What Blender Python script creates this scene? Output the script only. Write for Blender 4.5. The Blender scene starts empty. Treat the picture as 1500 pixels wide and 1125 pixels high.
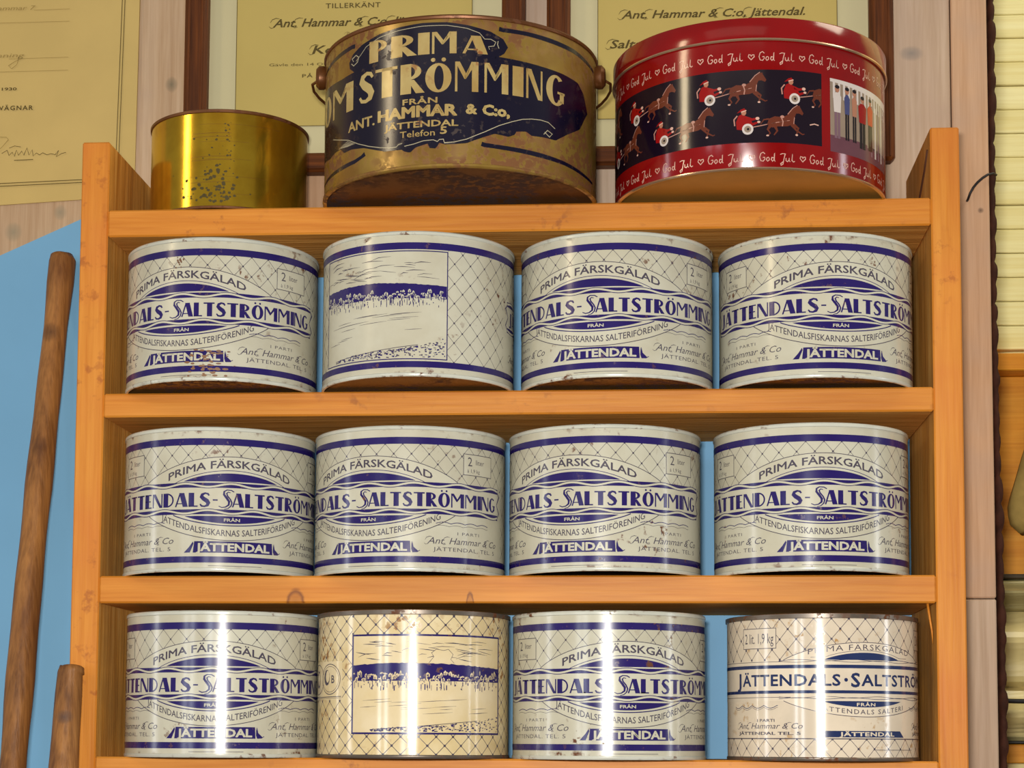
import bpy, bmesh, math, random
from mathutils import Vector, Matrix
from mathutils.geometry import tessellate_polygon
PI = math.pi
sc = bpy.context.scene
C = sc.collection

# ------------------------------------------------------------------ camera
cd = bpy.data.cameras.new('camera')
cam = bpy.data.objects.new('camera', cd); C.objects.link(cam); sc.camera = cam
cd.sensor_width = 36; cd.lens = 2800 / 1500 * 36
cd.shift_y = (845 - 562.5) / 1500
cd.clip_start = 0.05
pitch, yaw, roll = math.radians(5), math.radians(4.2), math.radians(0.3)
F = Vector((-math.sin(yaw) * math.cos(pitch), math.cos(yaw) * math.cos(pitch), math.sin(pitch)))
R0 = Vector((math.cos(yaw), math.sin(yaw), 0)); U0 = R0.cross(F)
Rr = R0 * math.cos(roll) + U0 * math.sin(roll); Uu = U0 * math.cos(roll) - R0 * math.sin(roll)
m = Matrix((Rr, Uu, -F)).transposed().to_4x4(); m.translation = Vector((0, -1.55, 1.5))
cam.matrix_world = m

# ------------------------------------------------------------------ light and exposure
sc.view_settings.view_transform = 'Standard'; sc.view_settings.look = 'None'
sc.view_settings.gamma = 1; sc.view_settings.use_curve_mapping = False
sc.view_settings.exposure = -0.32
w = bpy.data.worlds.new('world'); sc.world = w; w.use_nodes = True
w.node_tree.nodes['Background'].inputs[0].default_value = (1.0, 0.92, 0.80, 1)
w.node_tree.nodes['Background'].inputs[1].default_value = 0.25

def area(name, loc, target, sx, sy, power, col):
    l = bpy.data.lights.new(name, 'AREA'); l.shape = 'RECTANGLE'; l.size = sx; l.size_y = sy
    l.energy = power; l.color = col
    o = bpy.data.objects.new(name, l); C.objects.link(o); o.location = loc
    d = Vector(target) - Vector(loc)
    o.rotation_euler = d.to_track_quat('-Z', 'Y').to_euler()
    return o
WIN = [(-0.62, 0.50), (-2.75, 0.42), (-3.75, 0.50)]          # daylight windows behind the photographer
for wx, ww in WIN:
    area('window_light', (wx, -5.44, 1.70), (wx, 0, 1.70), ww, 0.95, 40 * ww, (0.86, 0.93, 1.0))
area('ceiling_light', (-0.5, -2.3, 3.3), (-0.1, 0.1, 1.8), 2.2, 0.9, 4, (1.0, 0.88, 0.70))
area('wall_lamp_light', (-2.6, -1.7, 3.0), (-0.2, 0.0, 2.0), 0.30, 0.7, 16, (1.0, 0.80, 0.50))
area('flash_light', (-0.03, -1.53, 1.56), (-0.1, 0.0, 1.62), 0.07, 0.04, 25.0, (1.0, 0.96, 0.89))
area('side_window_light', (3.4, -0.65, 1.75), (-0.4, 0.0, 1.75), 0.30, 0.95, 11, (0.92, 0.95, 1.0))
area('side_window_light', (-3.6, -1.0, 1.75), (0.2, 0.0, 1.75), 0.30, 0.95, 9, (0.92, 0.95, 1.0))
area('far_room_light', (0.95, -0.1, 2.9), (0.7, 0.5, 1.9), 0.5, 0.5, 9, (1.0, 0.92, 0.70))

# ------------------------------------------------------------------ helpers
def tag(o, label=None, cat=None, group=None, kind=None):
    if label: o['label'] = label
    if cat: o['category'] = cat
    if group: o['group'] = group
    if kind: o['kind'] = kind
    return o
def empty(name, loc=(0, 0, 0), rz=0):
    o = bpy.data.objects.new(name, None); C.objects.link(o); o.location = loc
    o.rotation_euler = (0, 0, rz); o.empty_display_size = .05; return o
def link(name, me, parent=None):
    o = bpy.data.objects.new(name, me); C.objects.link(o)
    if parent: o.parent = parent
    return o
def mesh(name, verts, faces, mats, parent=None, mi=None, smooth=False, normals=None):
    me = bpy.data.meshes.new(name); me.from_pydata(verts, [], faces)
    for k in (mats if isinstance(mats, (list, tuple)) else [mats]): me.materials.append(k)
    if mi: me.polygons.foreach_set('material_index', mi)
    if smooth: me.polygons.foreach_set('use_smooth', [True] * len(me.polygons))
    me.update()
    if normals: me.normals_split_custom_set_from_vertices(normals)
    return link(name, me, parent)
def from_bm(name, bm, mats, parent=None, smooth=False):
    me = bpy.data.meshes.new(name); bm.to_mesh(me); bm.free()
    for k in (mats if isinstance(mats, (list, tuple)) else [mats]): me.materials.append(k)
    if smooth: me.polygons.foreach_set('use_smooth', [True] * len(me.polygons))
    return link(name, me, parent)
def box(name, a, b, mats, parent=None, bevel=.001, mif=None):
    bm = bmesh.new(); bmesh.ops.create_cube(bm, size=1)
    for v in bm.verts:
        v.co = Vector([(a[i] + b[i]) / 2 + v.co[i] * (b[i] - a[i]) for i in range(3)])
    if bevel: bmesh.ops.bevel(bm, geom=bm.edges[:], offset=bevel, segments=1, affect='EDGES', profile=.5)
    bm.normal_update()
    if mif:
        for f in bm.faces: f.material_index = mif(f.normal)
    return from_bm(name, bm, mats, parent)
def lathe(name, prof, mats, parent=None, seg=144, mi=None, smooth_angle=True):
    """prof: list of (r, z); r==0 ends close to a point. mi: material index per profile segment"""
    V = []; Fa = []; M = []; ring = []
    for r, z in prof:
        if r < 1e-6: ring.append([len(V)]); V.append((0, 0, z))
        else:
            s = len(V); ring.append(list(range(s, s + seg)))
            for k in range(seg):
                a = 2 * PI * k / seg; V.append((r * math.sin(a), -r * math.cos(a), z))
    for i in range(len(prof) - 1):
        A, B = ring[i], ring[i + 1]
        for k in range(seg):
            k2 = (k + 1) % seg
            if len(A) == 1 and len(B) == 1: continue
            if len(A) == 1: f = (A[0], B[k2], B[k])
            elif len(B) == 1: f = (A[k], A[k2], B[0])
            else: f = (A[k], A[k2], B[k2], B[k])
            Fa.append(f); M.append(mi[i] if mi else 0)
    o = mesh(name, V, Fa, mats, parent, M, smooth=True)
    try: o.data.set_sharp_from_angle(angle=math.radians(38))
    except Exception: pass
    return o
def tube(name, pts, rad, mats, parent=None, seg=16, cap=True):
    V = []; Fa = []; n = len(pts)
    P = [Vector(p) for p in pts]
    rads = rad if isinstance(rad, (list, tuple)) else [rad] * n
    up = None
    for i in range(n):
        t = (P[min(i + 1, n - 1)] - P[max(i - 1, 0)]).normalized()
        if up is None:
            up = Vector((0, 1, 0)) if abs(t.y) < .9 else Vector((1, 0, 0))
        x = t.cross(up).normalized(); y = x.cross(t).normalized(); up = y
        for k in range(seg):
            a = 2 * PI * k / seg
            V.append(P[i] + (x * math.cos(a) + y * math.sin(a)) * rads[i])
    for i in range(n - 1):
        for k in range(seg):
            k2 = (k + 1) % seg
            Fa.append((i * seg + k, i * seg + k2, (i + 1) * seg + k2, (i + 1) * seg + k))
    if cap: Fa.append(tuple(reversed(range(seg)))); Fa.append(tuple(range((n - 1) * seg, n * seg)))
    o = mesh(name, V, Fa, mats, parent, smooth=True)
    bm = bmesh.new(); bm.from_mesh(o.data); bmesh.ops.recalc_face_normals(bm, faces=bm.faces[:]); bm.to_mesh(o.data); bm.free()
    return o

# ------------------------------------------------------------------ materials
def srgb(r, g, b):
    f = lambda c: (c / 255 / 12.92) if c <= 10 else ((c / 255 + .055) / 1.055) ** 2.4
    return (f(r), f(g), f(b), 1)
class NT:
    def __init__(s, name):
        s.m = bpy.data.materials.new(name); s.m.use_nodes = True; s.t = s.m.node_tree
        s.b = s.t.nodes['Principled BSDF']
    def n(s, typ, **kw):
        x = s.t.nodes.new(typ)
        for k, v in kw.items():
            if k.startswith('i_'): x.inputs[k[2:].replace('_', ' ')].default_value = v
            else: setattr(x, k, v)
        return x
    def l(s, a, b): s.t.links.new(a, b)
    def coord(s, scale=(1, 1, 1), rand=False, loc=(0, 0, 0)):
        tc = s.n('ShaderNodeTexCoord'); mp = s.n('ShaderNodeMapping'); mp.inputs['Scale'].default_value = scale
        mp.inputs['Location'].default_value = loc
        s.l(tc.outputs['Object'], mp.inputs['Vector'])
        if not rand: return mp.outputs[0]
        oi = s.n('ShaderNodeObjectInfo'); mu = s.n('ShaderNodeVectorMath', operation='MULTIPLY')
        cb = s.n('ShaderNodeCombineXYZ')
        for k in range(3): s.l(oi.outputs['Random'], cb.inputs[k])
        mu.inputs[1].default_value = (37, 91, 53); s.l(cb.outputs[0], mu.inputs[0])
        ad = s.n('ShaderNodeVectorMath', operation='ADD'); s.l(mp.outputs[0], ad.inputs[0]); s.l(mu.outputs[0], ad.inputs[1])
        return ad.outputs[0]
    def noise(s, co, scale, detail=4, rough=.55, dist=0):
        x = s.n('ShaderNodeTexNoise'); x.inputs['Scale'].default_value = scale; x.inputs['Detail'].default_value = detail
        x.inputs['Roughness'].default_value = rough; x.inputs['Distortion'].default_value = dist
        s.l(co, x.inputs['Vector']); return x.outputs['Fac']
    def ramp(s, fac, stops, interp='LINEAR'):
        x = s.n('ShaderNodeValToRGB'); cr = x.color_ramp; cr.interpolation = interp
        cr.elements[0].position = stops[0][0]; cr.elements[0].color = stops[0][1]
        cr.elements[1].position = stops[1][0]; cr.elements[1].color = stops[1][1]
        for p, c in stops[2:]:
            e = cr.elements.new(p); e.color = c
        s.l(fac, x.inputs[0]); return x.outputs['Color']
    def mix(s, fac, a, b, mode='MIX'):
        x = s.n('ShaderNodeMix', data_type='RGBA', blend_type=mode)
        for v, i in ((fac, 0), (a, 6), (b, 7)):
            if hasattr(v, 'links'): s.l(v, x.inputs[i])
            else: x.inputs[i].default_value = v
        return x.outputs[2]
    def math(s, op, a, b=None, clamp=False):
        x = s.n('ShaderNodeMath', operation=op, use_clamp=clamp)
        for v, i in ((a, 0), (b, 1)):
            if v is None: continue
            if hasattr(v, 'links'): s.l(v, x.inputs[i])
            else: x.inputs[i].default_value = v
        return x.outputs[0]
    def bump(s, h, strength=.3, dist=.001):
        x = s.n('ShaderNodeBump'); x.inputs['Strength'].default_value = strength; x.inputs['Distance'].default_value = dist
        s.l(h, x.inputs['Height']); s.l(x.outputs[0], s.b.inputs['Normal'])
    def col(s, c):
        if hasattr(c, 'links'): s.l(c, s.b.inputs['Base Color'])
        else: s.b.inputs['Base Color'].default_value = c
    def set(s, **kw):
        for k, v in kw.items():
            i = s.b.inputs[k.replace('_', ' ')]
            if hasattr(v, 'links'): s.l(v, i)
            else: i.default_value = v
W1 = (1, 1, 1, 1); K0 = (0, 0, 0, 1)
def wood(name, base, dark, light, axis=2, rough=.55, grain=1.0, rand=True, bumps=.25, knots=None, blotch=None, spec=.35, ringed=False, specks=None):
    s = NT(name); sc_ = [34, 34, 34]; sc_[axis] = 1.8
    co = s.coord(tuple(sc_), rand)
    n1 = s.noise(co, 1.6 * grain, 5, .6, .5)
    sf = [190, 190, 190]; sf[axis] = 7
    co2 = s.coord(tuple(sf), rand); n2 = s.noise(co2, 1.5, 3, .6)
    c = s.ramp(n1, [(.3, dark), (.68, light), (.5, base)])
    c = s.mix(.35, c, s.ramp(n2, [(.35, dark), (.62, light)]), 'MIX')
    co3 = s.coord((9, 9, 9), rand)
    n3 = s.noise(co3, 1.0, 3, .6)
    if blotch:
        c = s.mix(s.ramp(n3, [(.48, K0), (.72, (.75, .75, .75, 1))]), c, blotch)
    if specks:
        cs = s.coord((1, 1, 1), rand); sa = s.noise(cs, 95, 3, .6); sb_ = s.noise(cs, 13, 3, .6)
        f = s.math('MULTIPLY', s.math('MULTIPLY', s.math('SUBTRACT', sa, .56), 9, True), s.math('MULTIPLY', s.math('SUBTRACT', sb_, .5), 8, True), True)
        c = s.mix(s.math('MULTIPLY', f, .75), c, specks)
    if knots:
        tc = s.n('ShaderNodeTexCoord')
        for (p, r, scl, cc) in knots:
            sub = s.n('ShaderNodeVectorMath', operation='SUBTRACT'); s.l(tc.outputs['Object'], sub.inputs[0]); sub.inputs[1].default_value = p
            mu = s.n('ShaderNodeVectorMath', operation='MULTIPLY'); s.l(sub.outputs[0], mu.inputs[0]); mu.inputs[1].default_value = scl
            ln = s.n('ShaderNodeVectorMath', operation='LENGTH'); s.l(mu.outputs[0], ln.inputs[0])
            wob = s.math('ADD', ln.outputs['Value'], s.math('MULTIPLY', s.math('SUBTRACT', n2, .5), r * .3))
            d = s.math('DIVIDE', wob, r)
            f = s.ramp(d, [(0, (.45, .45, .45, 1)), (1.0, K0), (.55, (.3, .3, .3, 1)), (.78, (.9, .9, .9, 1)), (.9, (.35, .35, .35, 1))]) if ringed else s.ramp(d, [(0, (.85, .85, .85, 1)), (1.0, K0), (.35, (.6, .6, .6, 1)), (.65, (.42, .42, .42, 1))])
            c = s.mix(f, c, cc)
    s.col(c); s.set(Roughness=rough); s.b.inputs['Specular IOR Level'].default_value = spec
    s.bump(n2, bumps, .0008)
    return s.m
def plain(name, c, rough=.5, spec=.5, metal=0, var=0, scale=60):
    s = NT(name)
    if var:
        n = s.noise(s.coord((1, 1, 1), True), scale, 4, .6)
        c2 = tuple(x * (1 - var) for x in c[:3]) + (1,)
        s.col(s.ramp(n, [(.35, c2), (.65, c)]))
    else: s.col(c)
    s.set(Roughness=rough, Metallic=metal); s.b.inputs['Specular IOR Level'].default_value = spec
    return s.m
RUST = srgb(96, 52, 22)
def tin(name, c, rough=.16, rust=.0, rustcol=RUST, tint=None, spec=.55, metal=0., coat=0, edge=None):
    """lacquered tinplate: colour, faint mottling, sparse rust specks that differ from tin to tin"""
    s = NT(name); co = s.coord((1, 1, 1), True)
    n = s.noise(co, 22, 4, .6)
    c2 = tint or tuple(x * .88 for x in c[:3]) + (1,)
    k = s.ramp(n, [(.38, c2), (.62, c)])
    rg = rough
    if rust:
        a = s.noise(co, 150, 3, .6); b = s.noise(co, 16, 3, .6)
        f = s.math('MULTIPLY', s.math('MULTIPLY', s.math('SUBTRACT', a, .62 - rust * .2), 14, True), s.math('MULTIPLY', s.math('SUBTRACT', b, .50 - rust * .12), 7, True), True)
        if edge:                                     # rust creeping in from the rims at heights edge[0], edge[1]
            tc = s.n('ShaderNodeTexCoord'); sp = s.n('ShaderNodeSeparateXYZ'); s.l(tc.outputs['Object'], sp.inputs[0])
            e1 = s.math('SUBTRACT', 1, s.math('DIVIDE', s.math('ABSOLUTE', s.math('SUBTRACT', sp.outputs[2], edge[0])), edge[2]), True)
            e2 = s.math('SUBTRACT', 1, s.math('DIVIDE', s.math('ABSOLUTE', s.math('SUBTRACT', sp.outputs[2], edge[1])), edge[2]), True)
            e = s.math('MULTIPLY', s.math('SUBTRACT', s.math('ADD', s.math('MAXIMUM', e1, e2), s.math('MULTIPLY', b, 1.5)), 1.62), 4, True)
            f = s.math('MAXIMUM', f, s.math('MULTIPLY', e, s.math('MULTIPLY', s.math('SUBTRACT', a, .50), 7, True)), True)
        k = s.mix(f, k, rustcol)
        rg = s.math('ADD', rough, s.math('MULTIPLY', f, .5))
        if metal: s.set(Metallic=s.math('MULTIPLY', s.math('SUBTRACT', 1, f), metal))
    elif metal: s.set(Metallic=metal)
    s.col(k); s.set(Roughness=rg); s.b.inputs['Specular IOR Level'].default_value = spec
    bn = s.noise(s.coord((1, 1, .35), True), 45, 2, .5); s.bump(bn, .08, .001)
    return s.m

PO = srgb(208, 130, 38); PD = srgb(188, 108, 24); PL = srgb(220, 146, 56)
pine_z = wood('pine_planed_upright', PO, PD, PL, 2, .5, blotch=srgb(205, 116, 45), specks=srgb(168, 92, 32), knots=[((-.468, 0, 1.60), .006, (1, 0, 1), srgb(150, 80, 30))])
pine_x = wood('pine_planed_shelf', PO, PD, PL, 0, .5, specks=srgb(160, 92, 36))
pine_x3 = wood('pine_planed_shelf_with_knots', PO, PD, PL, 0, .5, ringed=True, knots=[((-.178, 0, 1.6135), .0085, (1.0, 0, .62), srgb(120, 62, 22)), ((-.034, 0, 1.6135), .0070, (1.9, 0, .62), srgb(120, 62, 22)), ((-.16, 0, 1.787), .012, (.35, 0, 1.6), srgb(160, 90, 40))])
sawn_x = wood('pine_rough_sawn_shelf', srgb(218, 152, 70), srgb(158, 98, 36), srgb(238, 180, 100), 0, .8, 1.6, bumps=1.0, spec=.15)  # rough-sawn undersides, base colour lightened to make up for weak light there
sawn_z = wood('pine_rough_sawn_upright', srgb(226, 158, 66), srgb(172, 108, 38), srgb(242, 186, 102), 2, .8, 1.4, bumps=.9, blotch=srgb(164, 124, 72), spec=.15)  # rough-sawn inner faces, colour lifted to stand in for missing grazing light
white_plank = [wood('limewashed_plank_%s' % n_, a, b, c, 2, .6, .8, bumps=.15, knots=kn, blotch=srgb(176, 150, 132), spec=.3) for n_, a, b, c, kn in (
    ('rosy', srgb(184, 154, 122), srgb(160, 128, 96), srgb(196, 170, 142), [((-.4455, .155, 2.110), .008, (1.2, 0, 1), srgb(112, 104, 84)), ((-.548, .155, 1.990), .008, (1.2, 0, 1), srgb(140, 130, 108)), ((-.592, .155, 1.972), .009, (1, 0, .9), srgb(140, 130, 108))]),
    ('grey', srgb(186, 160, 136), srgb(168, 142, 118), srgb(200, 178, 158), [((.2350, .155, 2.1250), .009, (.8, 0, 1.2), srgb(130, 122, 116))]),
    ('tan', srgb(192, 152, 118), srgb(172, 132, 98), srgb(204, 168, 138), [((.2945, .155, 1.9790), .003, (1, 0, 1), srgb(70, 50, 40))]))]
frame_wood = wood('dark_stained_frame_wood', srgb(84, 42, 14), srgb(46, 20, 8), srgb(112, 60, 22), 2, .5, 2.0, bumps=.3, spec=.2)
frame_wood_x = wood('dark_stained_rail_wood', srgb(84, 42, 14), srgb(46, 20, 8), srgb(112, 60, 22), 0, .5, 2.0, bumps=.3, spec=.2)
pole_wood = wood('weathered_pole_wood', srgb(142, 94, 48), srgb(92, 56, 28), srgb(176, 122, 66), 2, .5, .9, bumps=1.0, blotch=srgb(104, 62, 34), spec=.3,
                 knots=[((-.5405, .12, 1.868), .010, (1, 0, 1), srgb(74, 46, 30)), ((-.474, -.02, 1.520), .008, (1, 0, 1.3), srgb(80, 60, 52)), ((-.541, .05, 1.76), .009, (1.2, 0, .8), srgb(84, 50, 28))])
orange_wood = wood('varnished_orange_wood', srgb(222, 146, 36), srgb(200, 120, 20), srgb(230, 160, 52), 0, .4, .8, knots=[((.3905, .48, 1.885), .003, (1, 0, 1), srgb(90, 30, 10))])
siding_m = wood('pale_yellow_painted_board', srgb(238, 226, 160), srgb(226, 210, 138), srgb(246, 238, 182), 0, .6, .7, bumps=.2)
blue_m = plain('blue_painted_panel', srgb(112, 166, 206), .55, .3, 0, .06, 8)
paper_y = plain('yellowed_diploma_paper', srgb(198, 172, 108), .7, .2, 0, .07, 14)
paper_f = plain('aged_certificate_paper', srgb(184, 164, 96), .7, .2, 0, .05, 12)
mat_board = plain('pale_mount_border', srgb(194, 186, 148), .7, .2, 0, .04, 12)
ink = plain('dark_brown_ink', srgb(92, 78, 42), .7, .2)
ink_pale = plain('faded_ink', srgb(150, 128, 74), .7, .2)
floor_m = wood('floor_boards', srgb(120, 84, 50), srgb(90, 60, 36), srgb(140, 102, 66), 1, .5)
room_m = plain('room_wall_paint', srgb(170, 140, 100), .8, .2, 0, .1, 2)
black_m = plain('black_cord', srgb(24, 20, 22), .5, .4)
EDG = (.003, .1145, .012)
cream = tin('cream_lacquered_tin', srgb(198, 196, 178), .19, .06, tint=srgb(188, 184, 164), edge=EDG)
cream_print = tin('cream_print', srgb(200, 198, 180), .19, tint=srgb(192, 188, 168))
navy = tin('navy_print', srgb(38, 27, 98), .19, .05)
grey_ink = tin('grey_line_print', srgb(80, 74, 88), .19)
seam_m = tin('cream_rolled_seam', srgb(200, 202, 190), .24, .15, edge=(.0, .118, .006))
base_m = tin('rusty_can_base', srgb(150, 112, 58), .45, .8, metal=.4)
grey_seam = tin('dull_grey_tin_seam', srgb(118, 108, 98), .35, .5, metal=.6)
old_cream = tin('aged_white_lacquer', srgb(224, 208, 168), .13, .35, rustcol=srgb(150, 104, 50), tint=srgb(212, 190, 140), edge=(.003, .1135, .016))
old_print = tin('aged_white_print', srgb(226, 210, 174), .13, tint=srgb(216, 196, 150))
new_cream = tin('white_lacquer', srgb(222, 208, 186), .12, .2, rustcol=srgb(170, 130, 70), edge=(.0, .1135, .010))
new_print = tin('white_print', srgb(224, 211, 190), .12)
slate_blue = tin('slate_blue_print', srgb(38, 52, 96), .13)
seam_dark = tin('side_seam_line', srgb(150, 128, 70), .2)  # tan line colour for a side seam
brass = tin('aged_gold_lacquer', srgb(154, 126, 58), .28, .8, rustcol=srgb(112, 70, 30), tint=srgb(132, 98, 42), metal=.35, edge=(.0, .118, .016))
brass_print = tin('gold_letter_print', srgb(184, 164, 108), .28, .3, rustcol=srgb(140, 90, 40), tint=srgb(164, 136, 78), metal=.1)
tin_navy = tin('midnight_blue_print', srgb(14, 11, 36), .2, .25, rustcol=srgb(52, 34, 26))
tin_line = tin('pale_outline_print', srgb(176, 168, 140), .25)
brown_rim = tin('browned_rolled_rim', srgb(110, 66, 30), .4, .6, metal=.5)
rust_base = tin('rusted_tin_base', srgb(112, 70, 32), .5, 1.0, rustcol=srgb(70, 36, 16), metal=.2)
goldfoil = tin('polished_gold_lacquered_tin', srgb(214, 176, 52), .17, .0, tint=srgb(190, 146, 36), metal=.85)
gold_spot = plain('dark_corrosion_spot', srgb(74, 62, 26), .6, .3)
red_m = tin('deep_red_lacquer', srgb(134, 8, 12), .14, tint=srgb(124, 6, 10))
red_print = tin('red_print', srgb(150, 14, 16), .14)
night = tin('dark_night_print', srgb(22, 9, 26), .14)
script_w = tin('white_script_print', srgb(214, 172, 156), .2)
horse_m = tin('bay_horse_print', srgb(104, 48, 32), .2)
horse_l = tin('pale_highlight_print', srgb(184, 134, 120), .2)
gold_bottom = tin('plain_gold_tin_base', srgb(206, 166, 84), .35, .0, metal=.5)
bright_edge = tin('bright_tin_bead', srgb(214, 180, 150), .2, metal=.8)
P_GREY = tin('photo_grey', srgb(150, 132, 116), .2); P_WHITE = tin('photo_white', srgb(214, 204, 200), .2)
P_LAV = tin('photo_lavender', srgb(126, 96, 110), .2); P_BLACK = tin('photo_black', srgb(26, 18, 26), .2)
P_BLUE = tin('photo_blue', srgb(70, 74, 120), .2); P_GROUND = tin('photo_ground', srgb(104, 64, 76), .2)
P_SKIN = tin('photo_skin', srgb(176, 120, 96), .2); P_ORANGE = tin('photo_orange', srgb(186, 60, 26), .2)

# ------------------------------------------------------------------ printing on round tins (mm on the unrolled wall)
def ribbon(pts, wid):
    """quads along a polyline with a width per point"""
    n = len(pts); ws = wid if isinstance(wid, (list, tuple)) else [wid] * n
    L = []; Rg = []
    closed = n > 2 and abs(pts[0][0] - pts[-1][0]) < 1e-6 and abs(pts[0][1] - pts[-1][1]) < 1e-6
    for i in range(n):
        if closed and i in (0, n - 1): a, b = pts[-2], pts[1]
        else: a, b = pts[max(i - 1, 0)], pts[min(i + 1, n - 1)]
        dx, dy = b[0] - a[0], b[1] - a[1]; q = math.hypot(dx, dy) or 1; nx, ny = -dy / q, dx / q
        k = 1.0
        if (0 < i < n - 1) or closed:
            p, r_ = (pts[i - 1] if i > 0 else pts[-2]), (pts[i + 1] if i < n - 1 else pts[1])
            ex, ey = pts[i][0] - p[0], pts[i][1] - p[1]; e = math.hypot(ex, ey) or 1
            k = min(1.6, 1 / max(.35, abs((-ey / e) * nx + (ex / e) * ny)))
        h = ws[i] / 2 * k
        L.append((pts[i][0] + nx * h, pts[i][1] + ny * h)); Rg.append((pts[i][0] - nx * h, pts[i][1] - ny * h))
    return [[Rg[i], Rg[i + 1], L[i + 1], L[i]] for i in range(n - 1)]
def disc(x, y, rx, ry=None, n=12):
    ry = ry or rx
    return [[(x + rx * math.cos(2 * PI * k / n), y + ry * math.sin(2 * PI * k / n)) for k in range(n)]]
def ring(x, y, rx, ry, wx, wy=None, n=24, a0=0, a1=360):
    wy = wy if wy is not None else wx; P = []
    for k in range(n):
        t0 = math.radians(a0 + (a1 - a0) * k / n); t1 = math.radians(a0 + (a1 - a0) * (k + 1) / n)
        o = lambda t, e, g: (x + (rx - e) * math.cos(t), y + (ry - g) * math.sin(t))
        P.append([o(t0, 0, 0), o(t1, 0, 0), o(t1, wx, wy), o(t0, wx, wy)])
    return P
def rect(x0, y0, x1, y1): return [[(x0, y0), (x1, y0), (x1, y1), (x0, y1)]]
def rectline(x0, y0, x1, y1, w_):
    return rect(x0, y0, x1, y0 + w_) + rect(x0, y1 - w_, x1, y1) + rect(x0, y0, x0 + w_, y1) + rect(x1 - w_, y0, x1, y1)
def strip(us, ft, fb):
    return [[(a, fb(a)), (b, fb(b)), (b, ft(b)), (a, ft(a))] for a, b in zip(us[:-1], us[1:])]
def lin(a, b, n): return [a + (b - a) * k / n for k in range(n + 1)]
def interp(tab):
    def f(x):
        if x <= tab[0][0]: return tab[0][1]
        for (a, p), (b, q) in zip(tab[:-1], tab[1:]):
            if x <= b: return p + (q - p) * (x - a) / (b - a) if b > a else q
        return tab[-1][1]
    return f
def poly(pts):
    t = tessellate_polygon([[Vector((p[0], p[1], 0)) for p in pts]])
    return [[pts[i] for i in tri] for tri in t]

# thick-and-thin display capitals, one unit high: glyph -> (width, polygons)
TK, TN = .35, .10
def st(x, w_=TK, y0=0, y1=1): return rect(x, y0, x + w_, y1)
def glyphs():
    G = {}
    def slant(x0, y0, x1, y1, w_): return [[(x0, y0), (x0 + w_, y0), (x1 + w_, y1), (x1, y1)]]
    def A(): return slant(0, 0, .30, 1, TN) + slant(.52, 0, .27, 1, TK * .95) + rect(.1, .2, .56, .27)
    G['A'] = (.80, A())
    G['T'] = (.74, st(.235) + rect(0, .90, .74, 1))
    G['E'] = (.58, st(0) + rect(0, .91, .56, 1) + rect(0, .46, .5, .54) + rect(0, 0, .58, .09))
    G['L'] = (.58, st(0) + rect(0, 0, .58, .09))
    G['I'] = (.28, st(0))
    G['N'] = (.76, st(0, TN) + [[(0, 1), (.56, 0), (.76, 0), (.24, 1)]] + st(.69, TN - .01))
    G['M'] = (1.0, st(0, TN) + [[(0, 1), (.40, .42), (.46, .50), (.46, .62), (.2, 1)]] + [[(.40, .42), (.46, .42), (.76, 1), (.70, 1)]] + [[(.40, .50), (.46, .42), (.80, .84), (.72, 1)]] + st(.72, .28))
    D = st(0) + ring(.27, .5, .47, .5, TN, TN, 14, -90, 90)
    G['D'] = (.74, D)
    bowl = ring(.25, .73, .42, .27, .20, .08, 12, -90, 90)
    G['P'] = (.68, st(0) + bowl)
    G['R'] = (.74, st(0) + bowl + [[(.24, .46), (.44, .46), (.78, 0), (.50, 0)]])
    G['B'] = (.70, st(0) + bowl + ring(.25, .25, .45, .25, .2, .08, 12, -90, 90))
    O = []
    n = 28
    for k in range(n):
        t0, t1 = 2 * PI * k / n, 2 * PI * (k + 1) / n
        o = lambda t: (.42 + .42 * math.cos(t), .5 + .52 * math.sin(t)); i_ = lambda t: (.44 + .15 * math.cos(t), .5 + .43 * math.sin(t))
        O.append([o(t0), o(t1), i_(t1), i_(t0)])
    G['O'] = (.84, O)
    sp = [(.60, .80, .10), (.52, .93, .12), (.36, .97, .12), (.18, .88, .17), (.14, .72, .22), (.27, .57, .28), (.45, .44, .29), (.55, .28, .24), (.50, .11, .17), (.32, .03, .12), (.14, .06, .11), (.05, .2, .09)]
    G['S'] = (.66, ribbon([(a, b) for a, b, c in sp], [c for a, b, c in sp]))
    sw = [(.98, 1.06), (.80, 1.18), (.52, 1.2), (.34, 1.08), (.33, .86), (.50, .62), (.66, .36), (.64, .12), (.44, -.04), (.2, -.08), (.0, .02)]
    sw2 = [(.74, 1.0), (.60, 1.05), (.50, .95), (.55, .78), (.74, .52), (.84, .28), (.78, .04), (.60, -.14), (.36, -.2)]
    G['$'] = (.92, ribbon(sw, [.07, .07, .07, .10, .14, .16, .15, .12, .08, .07, .06]) + ribbon(sw2, [.05, .06, .08, .09, .09, .09, .08, .06, .04]))
    G['G'] = (.78, ring(.40, .5, .40, .52, .25, .09, 22, 48, 318) + rect(.56, .12, .74, .46) + rect(.46, .40, .78, .48))
    G['J'] = (.50, st(.2, .26, .2, 1) + ribbon([(.33, .25), (.31, .06), (.14, -.06), (0, .02)], [.26, .2, .12, .1]))
    G['-'] = (.46, rect(.07, .44, .37, .54))
    G[' '] = (.4, [])
    dots = lambda x: disc(x - .17, 1.14, .075, .075, 8) + disc(x + .17, 1.14, .075, .075, 8)
    G['Ä'] = (.80, A() + dots(.40)); G['Ö'] = (.84, O + dots(.42))
    return G
GL = glyphs()
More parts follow.
